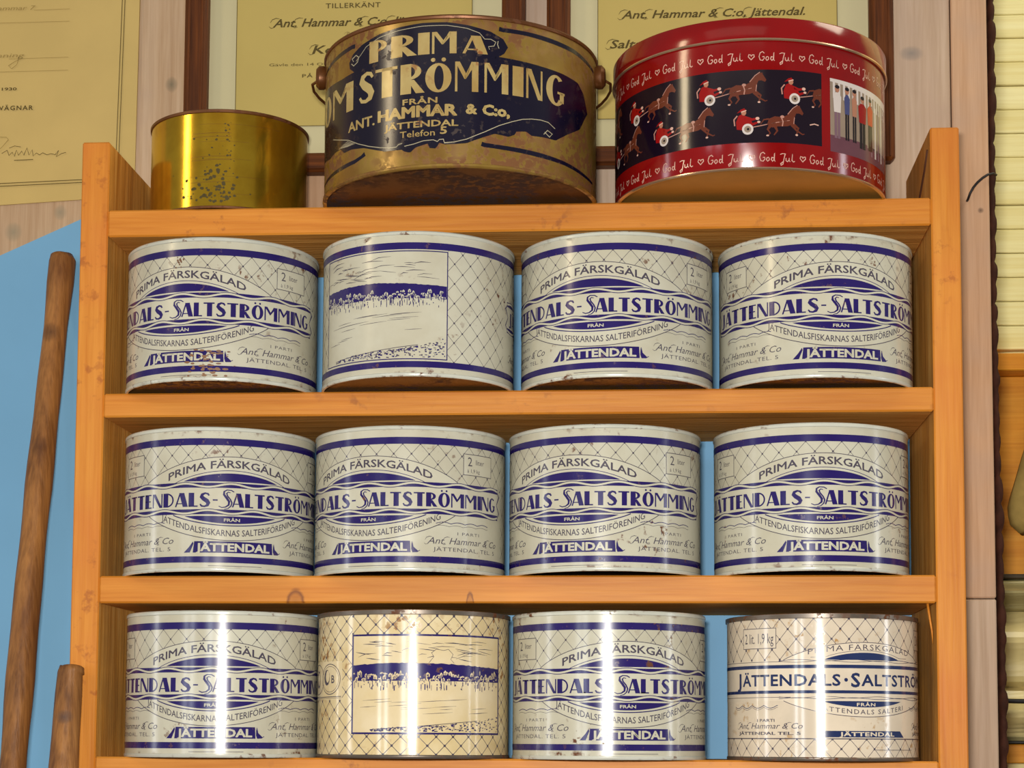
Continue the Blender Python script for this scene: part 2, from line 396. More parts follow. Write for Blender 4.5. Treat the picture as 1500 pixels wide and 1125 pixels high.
def deco(s, x0, x1, base, h, gap=.14):
    tot = sum(GL[c][0] for c in s) + gap * (len(s) - 1); k = (x1 - x0) / tot; x = x0; out = []
    bf = base if callable(base) else (lambda u: base)
    for c in s:
        gw, P = GL[c]; mid = bf(x + gw * k / 2)
        for p in P: out.append([(x + a * k, bf(x + a * k) * .5 + mid * .5 + b * h) for a, b in p])
        x += (gw + gap) * k
    return out
_fc = {}
def font_tris(s, bold=0.0, spacing=1.0):
    key = (s, bold, spacing)
    if key in _fc: return _fc[key]
    cu = bpy.data.curves.new('type', 'FONT'); cu.body = s; cu.size = 1; cu.resolution_u = 2; cu.space_character = spacing
    o = bpy.data.objects.new('type', cu); me = o.to_mesh()
    me.calc_loop_triangles()
    T = [[(me.vertices[i].co.x, me.vertices[i].co.y) for i in t.vertices] for t in me.loop_triangles]
    if bold:                                                   # heavier weight: stroke the outlines
        use = {}
        for t in me.loop_triangles:
            q = list(t.vertices)
            for a, b in ((0, 1), (1, 2), (2, 0)):
                e = tuple(sorted((q[a], q[b]))); use[e] = use.get(e, 0) + 1
        for (a, b), k in use.items():
            if k == 1:
                p, q = me.vertices[a].co, me.vertices[b].co; d = (q - p); L_ = d.length or 1; d = d / L_ * bold * .5
                T += ribbon([(p.x - d.x, p.y - d.y), (q.x + d.x, q.y + d.y)], bold * 1.7)
    o.to_mesh_clear(); bpy.data.objects.remove(o); bpy.data.curves.remove(cu)
    cap = .69
    T = [[(a / cap, b / cap) for a, b in t] for t in T]
    xs = [p[0] for t in T for p in t]; x0 = min(xs); wd = max(xs) - x0
    T = [[(a - x0, b) for a, b in t] for t in T]
    _fc[key] = (T, wd); return _fc[key]
def text(s, x0, base, h, x1=None, align='L', bold=0.0, shear=0.0, spacing=1.0):
    """type set with cap height h; x1 given: fitted between x0 and x1"""
    T, wd = font_tris(s, bold, spacing)
    k = (x1 - x0) / wd if x1 is not None else h
    if align == 'C': x0 = x0 - wd * k / 2
    bf = base if callable(base) else (lambda u: base)
    return [[(x0 + a * k + b * h * shear, bf(x0 + a * k) + b * h) for a, b in t] for t in T]
def script(s, x0, base, h, x1=None, bold=.0, w_=None):
    out = text(s, x0, base, h, x1, bold=bold, shear=.38)
    T, wd = font_tris(s, bold); k = (x1 - x0) / wd if x1 is not None else h
    x = x0; bf = base if callable(base) else (lambda u: base)
    pos = 0
    for i, c in enumerate(s):                                     # pen flourishes on the capitals
        if c.isupper():
            px = x0 + (font_tris(s[:i], bold)[1] if i and s[:i].strip() else 0) * k
            b = bf(px); q = w_ or h * .07
            out += ribbon([(px - .35 * h, b + .55 * h), (px - .1 * h, b + .95 * h), (px + .35 * h, b + 1.12 * h), (px + .8 * h, b + 1.05 * h)], [q * .5, q, q * 1.3, q * .5])
            out += ribbon([(px - .5 * h, b + .1 * h), (px - .25 * h, b - .12 * h), (px + .15 * h, b - .05 * h)], [q * .5, q, q * .6])
    return out
class Print:
    def __init__(s): s.items = []
    def add(s, polys, mat, layer): s.items.append((polys, mat, layer)); return s
    def build(s, name, parent, R, shift=0.0, eps=.05, cell=3.0, flat=False, umin=None, umax=None):
        mats = []; V = []; Fc = []; MI = []; N = []
        for polys, mat, layer in s.items:
            if mat not in mats: mats.append(mat)
            mi = mats.index(mat); r = R + eps * (layer + 1)
            for p in polys:
                if umin is not None or umax is not None:
                    p = clipu(p, umin if umin is not None else -1e9, umax if umax is not None else 1e9)
                    if len(p) < 3: continue
                if flat: pieces = [p]
                else:
                    a, b = min(q[0] for q in p), max(q[0] for q in p)
                    k0, k1 = math.floor(a / cell), math.ceil(b / cell)
                    pieces = [p] if k1 - k0 <= 1 else [clipu(p, k * cell, (k + 1) * cell) for k in range(k0, k1)]
                for q in pieces:
                    if len(q) < 3: continue
                    ar = sum(q[i][0] * q[(i + 1) % len(q)][1] - q[(i + 1) % len(q)][0] * q[i][1] for i in range(len(q)))
                    if abs(ar) < 1e-5: continue
                    if ar < 0: q = q[::-1]
                    i0 = len(V)
                    for (u, v) in q:
                        if flat: V.append((u / 1000, -eps * (layer + 1) / 1000, v / 1000)); N.append((0, -1, 0))
                        else:
                            t = (u + shift) / R; V.append((r * math.sin(t) / 1000, -r * math.cos(t) / 1000, v / 1000)); N.append((math.sin(t), -math.cos(t), 0))
                    Fc.append(tuple(range(i0, len(V)))); MI.append(mi)
        return mesh(name, V, Fc, mats, parent, MI, smooth=True, normals=N)
def clipu(p, a, b):
    for lim, sg in ((a, 1), (b, -1)):
        out = []
        for i in range(len(p)):
            q, r = p[i], p[(i + 1) % len(p)]
            dq, dr = (q[0] - lim) * sg, (r[0] - lim) * sg
            if dq >= 0: out.append(q)
            if (dq > 0 and dr < 0) or (dq < 0 and dr > 0):
                t = dq / (dq - dr); out.append((lim, q[1] + (r[1] - q[1]) * t))
        p = out
        if len(p) < 3: return []
    return p
# ------------------------------------------------------------------ room shell
WY = .155
wb = box('wall_back', (-1.7, WY + .018, -0.0), (.300, WY + .06, 2.9), room_m, None, 0); tag(wb, kind='structure')
edges = [-1.70, -1.565, -1.43, -1.30, -1.17, -1.04, -.915, -.79, -.665, -.5000, -.372, -.245, -.120, .008, .140, .2700, .3025]
rnd = random.Random(3)
for a, b in zip(edges[:-1], edges[1:]):
    mm = white_plank[0] if b <= -.37 and a > -.7 else white_plank[1] if (a > -.13 and b < .28) else white_plank[2] if a > .26 else white_plank[rnd.choice((0, 1, 2))]
    if a == .2700:
        box('plank', (a + .0006, WY, 1.6302), (b, WY + .018, 2.9), mm, wb, .0012)
        box('plank', (a + .0006, WY, 0.0), (b, WY + .018, 1.6294), white_plank[1], wb, .0012)
    else:
        box('plank', (a + .0006, WY, 0.0), (b - .0006, WY + .018, 2.9), mm, wb, .0016)
fl = box('floor', (-4.5, -5.6, -.05), (3.0, 1.2, 0), floor_m, None, 0); tag(fl, kind='structure')
wf = box('wall_front', (-4.5, -5.62, 0), (3.0, -5.50, 3.4), room_m, None, 0); tag(wf, kind='structure')
for i, (wx, ww) in enumerate(WIN):
    e = empty('window_%d' % (i + 1), (wx, -5.49, 1.8)); tag(e, kind='structure')
    h = ww / 2 + .05
    for nm, a, b in (('window_frame', (-h, -.01, -.65), (-h + .05, .04, .65)), ('window_frame', (h - .05, -.01, -.65), (h, .04, .65)), ('window_frame', (-h + .05, -.01, .60), (h - .05, .04, .65)), ('window_frame', (-h + .05, -.01, -.65), (h - .05, .04, -.60))):
        box(nm, a, b, paper_y, e, .003)
# scalloped dark moulding that closes the free end of the plank wall
V = []; Fc = []; N_ = 520; z0_, z1_ = .4, 2.6
rb = random.Random(11); amp = [rb.uniform(.6, 1.15) for _ in range(200)]; wl = []
zz = z0_
while zz < z1_: wl.append(zz); zz += rb.uniform(.016, .026)
wl.append(z1_ + .03)
j = 0
for i in range(N_ + 1):
    z = z0_ + (z1_ - z0_) * i / N_
    while z > wl[j + 1]: j += 1
    t = (z - wl[j]) / (wl[j + 1] - wl[j])
    s_ = math.sqrt(max(0, math.sin(PI * t))) * amp[j % 200]
    base = .3035 + .0035 + .0012 * math.sin(z * 9); ex = .0052 * s_
    for k in range(8):
        a = 2 * PI * k / 8
        V.append((base + (.0022 + ex * .72) * math.cos(a) * (1 if math.cos(a) > 0 else .8) + .0008, WY + .022 + (.010 + ex) * math.sin(a), z))
for i in range(N_):
    for k in range(8):
        Fc.append((i * 8 + k, i * 8 + (k + 1) % 8, (i + 1) * 8 + (k + 1) % 8, (i + 1) * 8 + k))
bark = plain('dark_bark', srgb(66, 34, 22), .8, .2, 0, .4, 90)
tr = mesh('trim_1', V, Fc, bark, smooth=True); tag(tr, kind='structure')

# neighbouring room seen past the end of the plank wall
fy = .50
wr = box('wall_far', (.10, fy + .016, 1.916), (1.6, fy + .06, 2.9), siding_m, None, 0); tag(wr, kind='structure')
z = 2.319 - .0264 * 15; rb = random.Random(5)
while z < 2.62:
    o = box('siding_board', (.10, fy + rb.uniform(0, .0015), z + .0006), (1.6, fy + .016, z + .0261), siding_m, wr, .0009)
    z += .0264
wl_ = box('wall_low', (.10, fy + .040, 0), (1.6, fy + .06, 1.915), room_m, None, 0); wl_.name = 'wall_right'; tag(wl_, kind='structure')

cab = empty('wall_rack', (.8, fy, 1.47)); tag(cab, 'orange varnished wooden rack on the far wall right of the plank wall', 'rack')
def cb(nm, a, b, mt, bv=.001): return box(nm, tuple(Vector(a) - Vector((.8, fy, 1.47))), tuple(Vector(b) - Vector((.8, fy, 1.47))), mt, cab, bv)
cb('top_board', (.2, fy - .02, 1.897), (1.5, fy + .036, 1.9155), orange_wood)
cb('back_board', (.2, fy + .012, 1.682), (1.5, fy + .036, 1.8965), orange_wood)
cb('shelf_board', (.2, fy - .01, 1.6765), (1.5, fy + .036, 1.6815), wood('dark_shelf_edge', srgb(60, 46, 26), srgb(40, 30, 18), srgb(70, 54, 30), 0))
cb('shelf_board', (.2, fy - .02, 1.5030), (1.5, fy + .036, 1.5062), plain('black_shelf_lip', srgb(30, 26, 22), .5))
cb('bottom_rail', (.2, fy - .012, 1.4830), (1.5, fy + .036, 1.5025), orange_wood)
cb('lower_panel', (.2, fy + .004, 1.20), (1.5, fy + .036, 1.4825), siding_m)

# folded pale plastic sheets lying on the rack
def folded(name, z0, z1, x0, x1, mt, seed, n=40, m_=14, depth=.03):
    r = random.Random(seed); V = []; Fc = []
    ph = [r.uniform(0, 6) for _ in range(4)]
    for i in range(n + 1):
        for j in range(m_ + 1):
            x = x0 + (x1 - x0) * i / n; t = j / m_; zq = z0 + (z1 - z0) * t
            y = fy - .004 - depth * math.sqrt(max(0, math.sin(PI * min(1, max(0, t))))) * (.75 + .25 * math.sin(ph[0] + t * 9 + x * 6)) + .003 * math.sin(x * 40 + ph[1] + t * 7)
            V.append((x, y, zq))
    for i in range(n):
        for j in range(m_): a = i * (m_ + 1) + j; Fc.append((a, a + m_ + 1, a + m_ + 2, a + 1))
    k = len(V); V += [(x0, fy + .010, z0), (x1, fy + .010, z0), (x1, fy + .010, z1), (x0, fy + .010, z1)]
    Fc += [(k, k + 3, k + 2, k + 1)]
    Fc.append(tuple([j for j in range(m_ + 1)] + [k + 3, k])); b = n * (m_ + 1)
    Fc.append(tuple([k + 1, k + 2] + [b + j for j in reversed(range(m_ + 1))]))
    Fc.append(tuple([i * (m_ + 1) for i in reversed(range(n + 1))] + [k, k + 1]))
    Fc.append(tuple([i * (m_ + 1) + m_ for i in range(n + 1)] + [k + 2, k + 3]))
    return mesh(name, V, Fc, mt, smooth=False)
pl1 = plain('pale_plastic_sheet', srgb(218, 200, 140), .3, .5, 0, .08, 10)
pl2 = plain('grey_plastic_sheet', srgb(168, 156, 108), .3, .5, 0, .15, 10)
tag(folded('folded_sheet', 1.6420, 1.6765, .25, 1.4, pl2, 1), 'greyish folded sheet, topmost of the sheets below the orange back board', 'cloth', 'folded sheets on the rack')
tag(folded('folded_sheet', 1.5620, 1.6420, .25, 1.4, pl1, 2), 'thick pale yellow folded sheet above the black cord', 'cloth', 'folded sheets on the rack')
tag(folded('folded_sheet', 1.5062, 1.5620, .25, 1.4, pl1, 3, depth=.036), 'pale yellow folded sheet behind the black cord, lowest of the sheets', 'cloth', 'folded sheets on the rack')
pts = [(.25 + .05 * i, fy - .044, 1.5475 + .0012 * math.sin(i * 1.7)) for i in range(24)]
tag(tube('cord', pts, .0024, black_m, None, 8), 'black cord tied across the pale folded sheets at right edge', 'cord')
# canvas bag hanging on the orange back board
V = []; Fc = []; n = 18
out = interp([(0, .012), (.12, .020), (.45, .036), (.8, .048), (.93, .046), (1, .036)])
rings = 16
for i in range(rings + 1):
    t = i / rings; zc = 1.868 - .142 * t; hw = out(t)
    for k in range(n):
        a = 2 * PI * k / n
        V.append((.4235 + hw * math.cos(a) * (1 + .05 * math.sin(3 * a + t * 5)), fy - .016 + .020 * (.35 + .65 * math.sin(PI * min(1, t * .9 + .08))) * math.sin(a), zc - .004 * math.cos(2 * a + 1) * t))
for i in range(rings):
    for k in range(n): Fc.append((i * n + k, (i + 1) * n + k, (i + 1) * n + (k + 1) % n, i * n + (k + 1) % n))
Fc.append(tuple(range(n))); Fc.append(tuple(reversed(range(rings * n, rings * n + n))))
bag = empty('canvas_bag', (0, 0, 0))
mesh('bag_body', V, Fc, plain('olive_canvas', srgb(178, 150, 84), .8, .2, 0, .25, 40), bag, smooth=True)
tube('hanging_loop', [(.427, fy - .012, 1.866), (.423, fy - .010, 1.880), (.427, fy - .006, 1.888), (.431, fy - .010, 1.880), (.428, fy - .012, 1.866)], .0012, plain('loop_string', srgb(110, 86, 50), .8), bag, 6)
tag(bag, 'olive canvas bag hanging on the orange board at the right edge', 'bag')

# blue painted panel behind the shelf unit
prof = [(-.90, .25), (.240, .25), (.240, 1.926), (-.452, 1.926), (-.470, 1.985), (-.500, 1.990), (-.5273, 1.9816), (-.6027, 1.9485), (-.70, 1.896), (-.80, 1.83), (-.90, 1.75)]
bm = bmesh.new()
fr = bm.faces.new([bm.verts.new((x, .1500, z)) for x, z in prof])
ex = bmesh.ops.extrude_face_region(bm, geom=[fr])
for v in ex['geom']:
    if isinstance(v, bmesh.types.BMVert): v.co.y = .1545
bmesh.ops.recalc_face_normals(bm, faces=bm.faces[:])
tag(from_bm('painted_panel', bm, blue_m), 'light blue painted panel with slanting top edge behind the shelf and poles', 'panel')

# ------------------------------------------------------------------ shelf unit
su = empty('shelf_unit', (-.114, .0745, 0)); tag(su, 'tall orange pine shelf unit holding three rows of printed fish tins', 'shelf')
off = Vector((-.114, .0745, 0))
def sb(nm, a, b, mats, mif, bv=.0012): return box(nm, tuple(Vector(a) - off), tuple(Vector(b) - off), mats, su, bv, mif)
fr_z = lambda n: 0 if n.y < -.5 or n.z > .7 else 1
fr_x = lambda n: 0 if n.y < -.5 else 1
sb('side_board', (-.4805, 0, 0), (-.4568, .149, 2.006), [pine_z, sawn_z], fr_z)
sb('side_board', (.2278, 0, 0), (.2513, .149, 2.0055), [pine_z, sawn_z], fr_z)
for z1, z0, mt in ((1.9465, 1.9235, pine_x), (1.7900, 1.7700, pine_x), (1.6370, 1.6145, pine_x3), (1.4880, 1.4655, pine_x), (1.336, 1.314, pine_x), (1.18, 1.158, pine_x)):
    bw = sb('shelf_board', (-.4566, -.0012, z0), (.2276, .1485, z1), [mt, sawn_x], fr_x, .0014)
ck = [(.2274 + .114, y - .0745, z) for y, z in ((.012, 1.990), (.03, 1.978), (.055, 1.966), (.082, 1.957), (.10, 1.951))]
tube('dark_diagonal_strip', ck, .0011, plain('dark_strip_brown', srgb(78, 40, 16), .8), su, 6)  # thin dark brown strip slanting across the right inner face
sp = [(.2215 + .114, .006 - .0745, 1.615), (.2225 + .114, .004 - .0745, 1.605), (.2243 + .114, .003 - .0745, 1.592), (.2250 + .114, .004 - .0745, 1.582)]
tube('wood_splinter', sp, [.0012, .0010, .0008, .0002], pine_x, su, 6)

# ------------------------------------------------------------------ diplomas and frames
def flat_print(pr, name, parent, y, ox=0, oz=0):
    o = pr.build(name, parent, 0, flat=True, eps=.12); o.location = (-ox, y, -oz); return o
dl = empty('paper_diploma', (-.66, WY, 2.0)); tag(dl, 'unframed yellowed paper diploma with double ruled border, upper left', 'diploma')
dl.location = (-.66, WY, 2.0); o0 = Vector((-.66, WY, 2.0))
V = [(-.84, -.0016, 1.985), (-.478, -.0016, 2.0042), (-.4766, -.0030, 2.193), (-.4760, -.0016, 2.42), (-.84, -.0016, 2.42)]
V += [(x, 0.0 - .0001, z) for x, y, z in V]
V = [tuple(Vector((x, y, z)) - Vector((-.66, 0, 2.0))) for x, y, z in V]
mesh('paper', V, [(0, 1, 2), (0, 2, 3, 4), (6, 5, 9, 8, 7), (0, 5, 6, 1), (1, 6, 7, 2), (2, 7, 8, 3), (3, 8, 9, 4), (4, 9, 5, 0)], paper_y, dl)
pr = Print()
bl = lambda x: 2017.4 + (x + 605.7) * .031
for d_, w_ in ((0, .7), (2.6, .7)):
    pr.add(ribbon([(-495.8 - d_ + 2.6, bl(-495) + d_ - 2.6), (-493.0 - d_ + 2.6, 2192), (-492 - d_ + 2.6, 2400)], w_), ink, 0)
    pr.add(ribbon([(-830, bl(-830) + d_ - 2.6), (-495.8 - d_ + 2.6, bl(-495) + d_ - 2.6)], w_), ink, 0)
for zz, xa, xb in ((2183.5, -577, -543), (2171.6, -640, -543), (2137.0, -600, -543), (2124.5, -640, -543)):
    pr.add(ribbon([(xa, zz - .4), (xb, zz + .2)], .35), ink_pale, 0)
pr.add(script('ammar 7', -612, 2183.6, 4.0, -577, .0), ink_pale, 1)
pr.add(script('nning', -612, 2138.0, 4.0, -586, .0), ink_pale, 1)
pr.add(ribbon([(-590, 2139), (-592, 2131), (-597, 2127), (-600, 2130), (-594, 2134), (-587, 2137)], .5), ink_pale, 1)
pr.add(text('d. 1930', -615, 2106.3, 2.7, -591.5, bold=.02), ink, 1)
pr.add(text('VÄGNAR', -608, 2087.3, 4.2, -575.5, bold=.02, spacing=1.25), ink, 1)
pr.add(ribbon([(-612, 2062), (-600, 2061.5), (-598, 2059), (-604, 2052), (-612, 2046)], .5), ink_pale, 1)
sg = [(-604, 2046), (-599, 2049), (-597, 2044), (-594, 2047), (-592, 2043), (-590, 2049), (-588, 2044), (-585, 2048), (-583, 2044), (-580, 2051), (-578, 2044), (-575, 2049), (-574, 2043), (-571, 2046), (-568, 2044), (-565, 2046), (-561, 2044), (-557, 2045), (-553, 2044), (-550, 2048), (-552, 2042), (-547, 2045), (-543, 2046)]
pr.add(ribbon(sg, .55), ink, 1).add(ribbon([(-597, 2051), (-592, 2053), (-586, 2052)], .5), ink, 1)
pr.add(ribbon([(-592, 2039.2), (-574, 2039.8)], .7), ink, 1)
flat_print(pr, 'printing', dl, -.0034, -.66, 2.0)

def framed(x0, x1, z0, z1, ix0, ix1, iz0, label, words, cat='framed certificate'):
    cx_ = (x0 + x1) / 2; e = empty('framed_certificate', (cx_, WY, z0)); tag(e, label, cat)
    o = Vector((cx_, WY, z0)); q = lambda a: tuple(Vector(a) - o)
    sw_ = .0215; rw = .0180; y0 = WY - .0185
    def fb(nm, a, b, mt):
        bm_ = box(nm, q(a), q(b), mt, e, .003); return bm_
    fb('frame_stile', (x0, y0, z0), (x0 + sw_, WY - .001, z1), frame_wood)
    fb('frame_stile', (x1 - sw_, y0, z0), (x1, WY - .001, z1), frame_wood)
    fb('frame_rail', (x0 + sw_, y0 + .0004, z0), (x1 - sw_, WY - .001, z0 + rw), frame_wood_x)
    fb('frame_rail', (x0 + sw_, y0 + .0004, z1 - rw), (x1 - sw_, WY - .001, z1), frame_wood_x)
    for xa in (x0 + .0045, x0 + sw_ - .0045, x1 - .0045, x1 - sw_ + .0045):
        box('frame_bead', q((xa - .0011, y0 - .0012, z0 + .003)), q((xa + .0011, y0 + .001, z1 - .003)), frame_wood, e, .0005)
    box('mount', q((x0 + sw_, WY - .0070, z0 + rw)), q((x1 - sw_, WY - .0045, z1 - rw)), mat_board, e, 0)
    box('certificate', q((ix0, WY - .0080, iz0)), q((ix1, WY - .0072, z1 - .03)), paper_f, e, 0)
    p = Print(); p.add(rectline(ix0 * 1000 - .3, iz0 * 1000 - .3, ix1 * 1000 + .3, z1 * 1000 - 29.7, .6), ink, 0)
    words(p); flat_print(p, 'printing', e, -.0081, cx_, z0)
def words_m(p):
    p.add(text('TILLERKÄNT', -300, 2176.5, 4.6, -249, bold=.01, spacing=1.1), ink, 1)
    p.add(script('Ant. Hammar & C:o, Jättendal', -349, 2159.5, 7.6, -193, .016), ink, 1)
    p.add(script('För', -281, 2149.0, 4.2, bold=.01), ink_pale, 1)
    p.add(script('Konserver', -312, 2133.6, 7.6, -236, .016), ink, 1)
    p.add(text('Gävle den 14 Oktober 1930', -352, 2122.4, 2.6, -262), ink, 1)
    p.add(text('PÅ SVENSKA', -321, 2111.2, 3.2, -270, bold=.01, spacing=1.2), ink, 1)
framed(-.4299, -.1146, 2.0196, 2.40, -.3830, -.1640, 2.0655, 'brown framed certificate behind the small gold tin and the navy tin', words_m)
def words_r(p):
    p.add(script('Ant. Hammar & C:o, Jättendal.', -27, 2160.2, 7.4, 139, .016), ink, 1)
    p.add(script('Saltströmming', -38, 2132.6, 7.6, 52, .016), ink, 1)
framed(-.0950, .2172, 2.0213, 2.40, -.0486, .1679, 2.0667, 'brown framed certificate behind the round red tin', words_r)

# wire hook at the end of the plank wall
wh = tube('wire_hook', [(.2826, .1556, 1.9879), (.2826, .150, 1.9879), (.2840, .147, 1.9925), (.2868, .146, 1.9975), (.2905, .146, 2.0020), (.2950, .147, 2.0062), (.3000, .149, 2.0098), (.3055, .152, 2.0118), (.3090, .156, 2.0115)], .0011, black_m, None, 8)
tag(wh, 'thin dark wire hook curving out of a hole in the plank beside the shelf', 'hook')

# ------------------------------------------------------------------ round tins
def can_body(parent, R, H, body, seam, base, neck=True):
    r = R / 1000; h = H / 1000
    lathe('body', [(r, .0030), (r, h - .0032)], body, parent, 180)
    lathe('bottom_seam', [(r - .0016, .0), (r + .0001, .0), (r + .0006, .0008), (r + .0006, .0024), (r, .0031)], seam, parent, 144)
    lathe('base', [(r - .0016, .0), (r - .0018, .0032), (r - .0028, .0036), (r - .012, .0030), (r - .0135, .0036), (0, .0036)], base, parent, 96)
    if neck:
        lathe('lid', [(r, h - .0034), (r + .0007, h - .0030), (r + .0007, h - .0010), (r - .0002, h), (r - .0018, h), (r - .0022, h - .0034), (0, h - .0034)], seam, parent, 144)
    else:
        lathe('lid', [(r, h - .0040), (r + .0012, h - .0036), (r + .0012, h - .0004), (r, h), (r - .0018, h), (r - .0022, h - .0034), (0, h - .0034)], seam, parent, 144)
def wave_line(a, b, v, amp_, per, w_, ph=0, n=60):
    us = lin(a, b, n); return ribbon([(u, v + amp_ * math.sin((u - ph) * 2 * PI / per)) for u in us], w_)
def net(pr, u0, u1, v0, v1, mat, du=7.15, dv=8.0, lw=.34, dot=.85, ph=0, layer=0, dots=True):
    """fishing net: crossing diagonals with a knot at each crossing"""
    k = dv / du
    for sg in (1, -1):
        c = math.floor((u0 - (v1 - v0) / k) / (2 * du)) * 2 * du + ph
        while c < u1 + (v1 - v0) / k:
            # v = sg*k*(u-c) + base, base at v0 row
            a, b = (c, c + (v1 - v0) / k) if sg > 0 else (c, c - (v1 - v0) / k)
            p, q = (a, v0), (b, v1)
            ts = []
            lo, hi = 0.0, 1.0
            d = q[0] - p[0]
            for lim, s_ in ((u0, 1), (u1, -1)):
                f0 = (p[0] - lim) * s_; f1 = (q[0] - lim) * s_
                if f0 < 0 and f1 < 0: hi = -1
                elif f0 < 0: lo = max(lo, f0 / (f0 - f1))
                elif f1 < 0: hi = min(hi, f0 / (f0 - f1))
            if hi > lo:
                P_ = lambda t: (p[0] + d * t, p[1] + (q[1] - p[1]) * t)
                pr.add(ribbon([P_(lo), P_(hi)], lw), mat, layer)
            c += 2 * du
    if dots:
        j = 0; v = v0
        while v <= v1 + .01:
            c = math.floor(u0 / (2 * du)) * 2 * du + ph - 2 * du + (du if j % 2 else 0)
            while c < u1:
                if c > u0: pr.add(disc(c, v, dot, dot, 6), mat, layer + 1)
                c += 2 * du
            v += dv; j += 1
arc = lambda half, peak, end: (lambda u: end + (peak - end) * max(0.0, 1 - (u / half) ** 2) ** .92)
def coast(pr, u0, u1, v0, v1, horizon, th, mat, bg, seed, shore=True):
    """engraved harbour view: clouds, dark far shore with houses, calm water, shore in front"""
    r = random.Random(seed); wdt = u1 - u0; hgt = v1 - v0
    for _ in range(34):
        a = r.uniform(u0 + 2, u1 - 22); v = r.uniform(horizon + th * .7 + 4, v1 - 4); L_ = r.uniform(6, 20); s_ = r.uniform(-.12, .12)
        pr.add(ribbon([(a, v), (a + L_ * .4, v + s_ * L_ + .5), (a + L_, v + s_ * L_ * 1.5)], [.2, r.uniform(.4, .9), .15]), grey_ink, 2)
    for _ in range(16):
        a = r.uniform(u0 + 2, u1 - 30); v = r.uniform(v0 + hgt * .18, horizon - th - 3); L_ = r.uniform(10, 28)
        pr.add(ribbon([(a, v), (a + L_ * .5, v + L_ * .03), (a + L_, v + L_ * .06)], [.12, .42, .12]), grey_ink, 2)
    top = lambda u: horizon + th * .62 + th * .12 * math.sin((u - u0) / wdt * PI * 1.3) + r.uniform(-.35, .35)
    us = lin(u0, u1, 60); tv = [top(u) for u in us]; ft = interp(list(zip(us, tv)))
    pr.add(strip(us, ft, lambda u: horizon - th * .28), mat, 2)
    u = u0
    while u < u1 - 3:                                              # houses and boats
        wd_ = r.uniform(1.0, 3.4); hh = r.uniform(.8, th * .34); v = horizon + r.uniform(-th * .38, th * .12)
        pr.add([[(u, v), (u + wd_, v), (u + wd_, v + hh * .5), (u + wd_ / 2, v + hh * .85), (u, v + hh * .5)]], bg, 3)
        pr.add(rect(u + wd_ * .3, v + .2, u + wd_ * .5, v + hh * .4), mat, 4)
        if r.random() < .8: pr.add(rect(u + wd_ * .6, v - .3, u + wd_ * .75, v + hh * .5), mat, 4)
        u += wd_ * r.uniform(.25, .8)
    for _ in range(150):
        a = r.uniform(u0 + .5, u1 - 2); v = horizon - th * r.uniform(.05, .85); q = r.uniform(.3, .9)
        pr.add(rect(a, v, a + q, v + r.uniform(.6, th * .4)), mat, 3)
        if r.random() < .5: pr.add(rect(a + q + .2, v, a + q + .9, v + r.uniform(.5, 1.8)), bg, 4)
    if shore:
        f = interp([(u0, v0 + 1), (u0 + wdt * .3, v0 + hgt * .055), (u0 + wdt * .6, v0 + hgt * .08), (u0 + wdt * .85, v0 + hgt * .13), (u1, v0 + hgt * .2)])
        for _ in range(260):
            a = r.uniform(u0 + wdt * .12, u1 - 1.5); t_ = r.random() ** 1.3; v = v0 + 1 + (f(a) - v0 - 1) * (1 - t_)
            q = r.uniform(.5, 2.2); pr.add(ribbon([(a, v), (min(a + q, u1 - .3), v + r.uniform(-.4, .6))], r.uniform(.35, 1.1)), mat if r.random() < .7 else grey_ink, 3)
        pr.add(ribbon([(u0 + wdt * .12, v0 + hgt * .03), (u0 + wdt * .4, f(u0 + wdt * .4)), (u0 + wdt * .8, f(u0 + wdt * .8) + .5)], .5), grey_ink, 3)

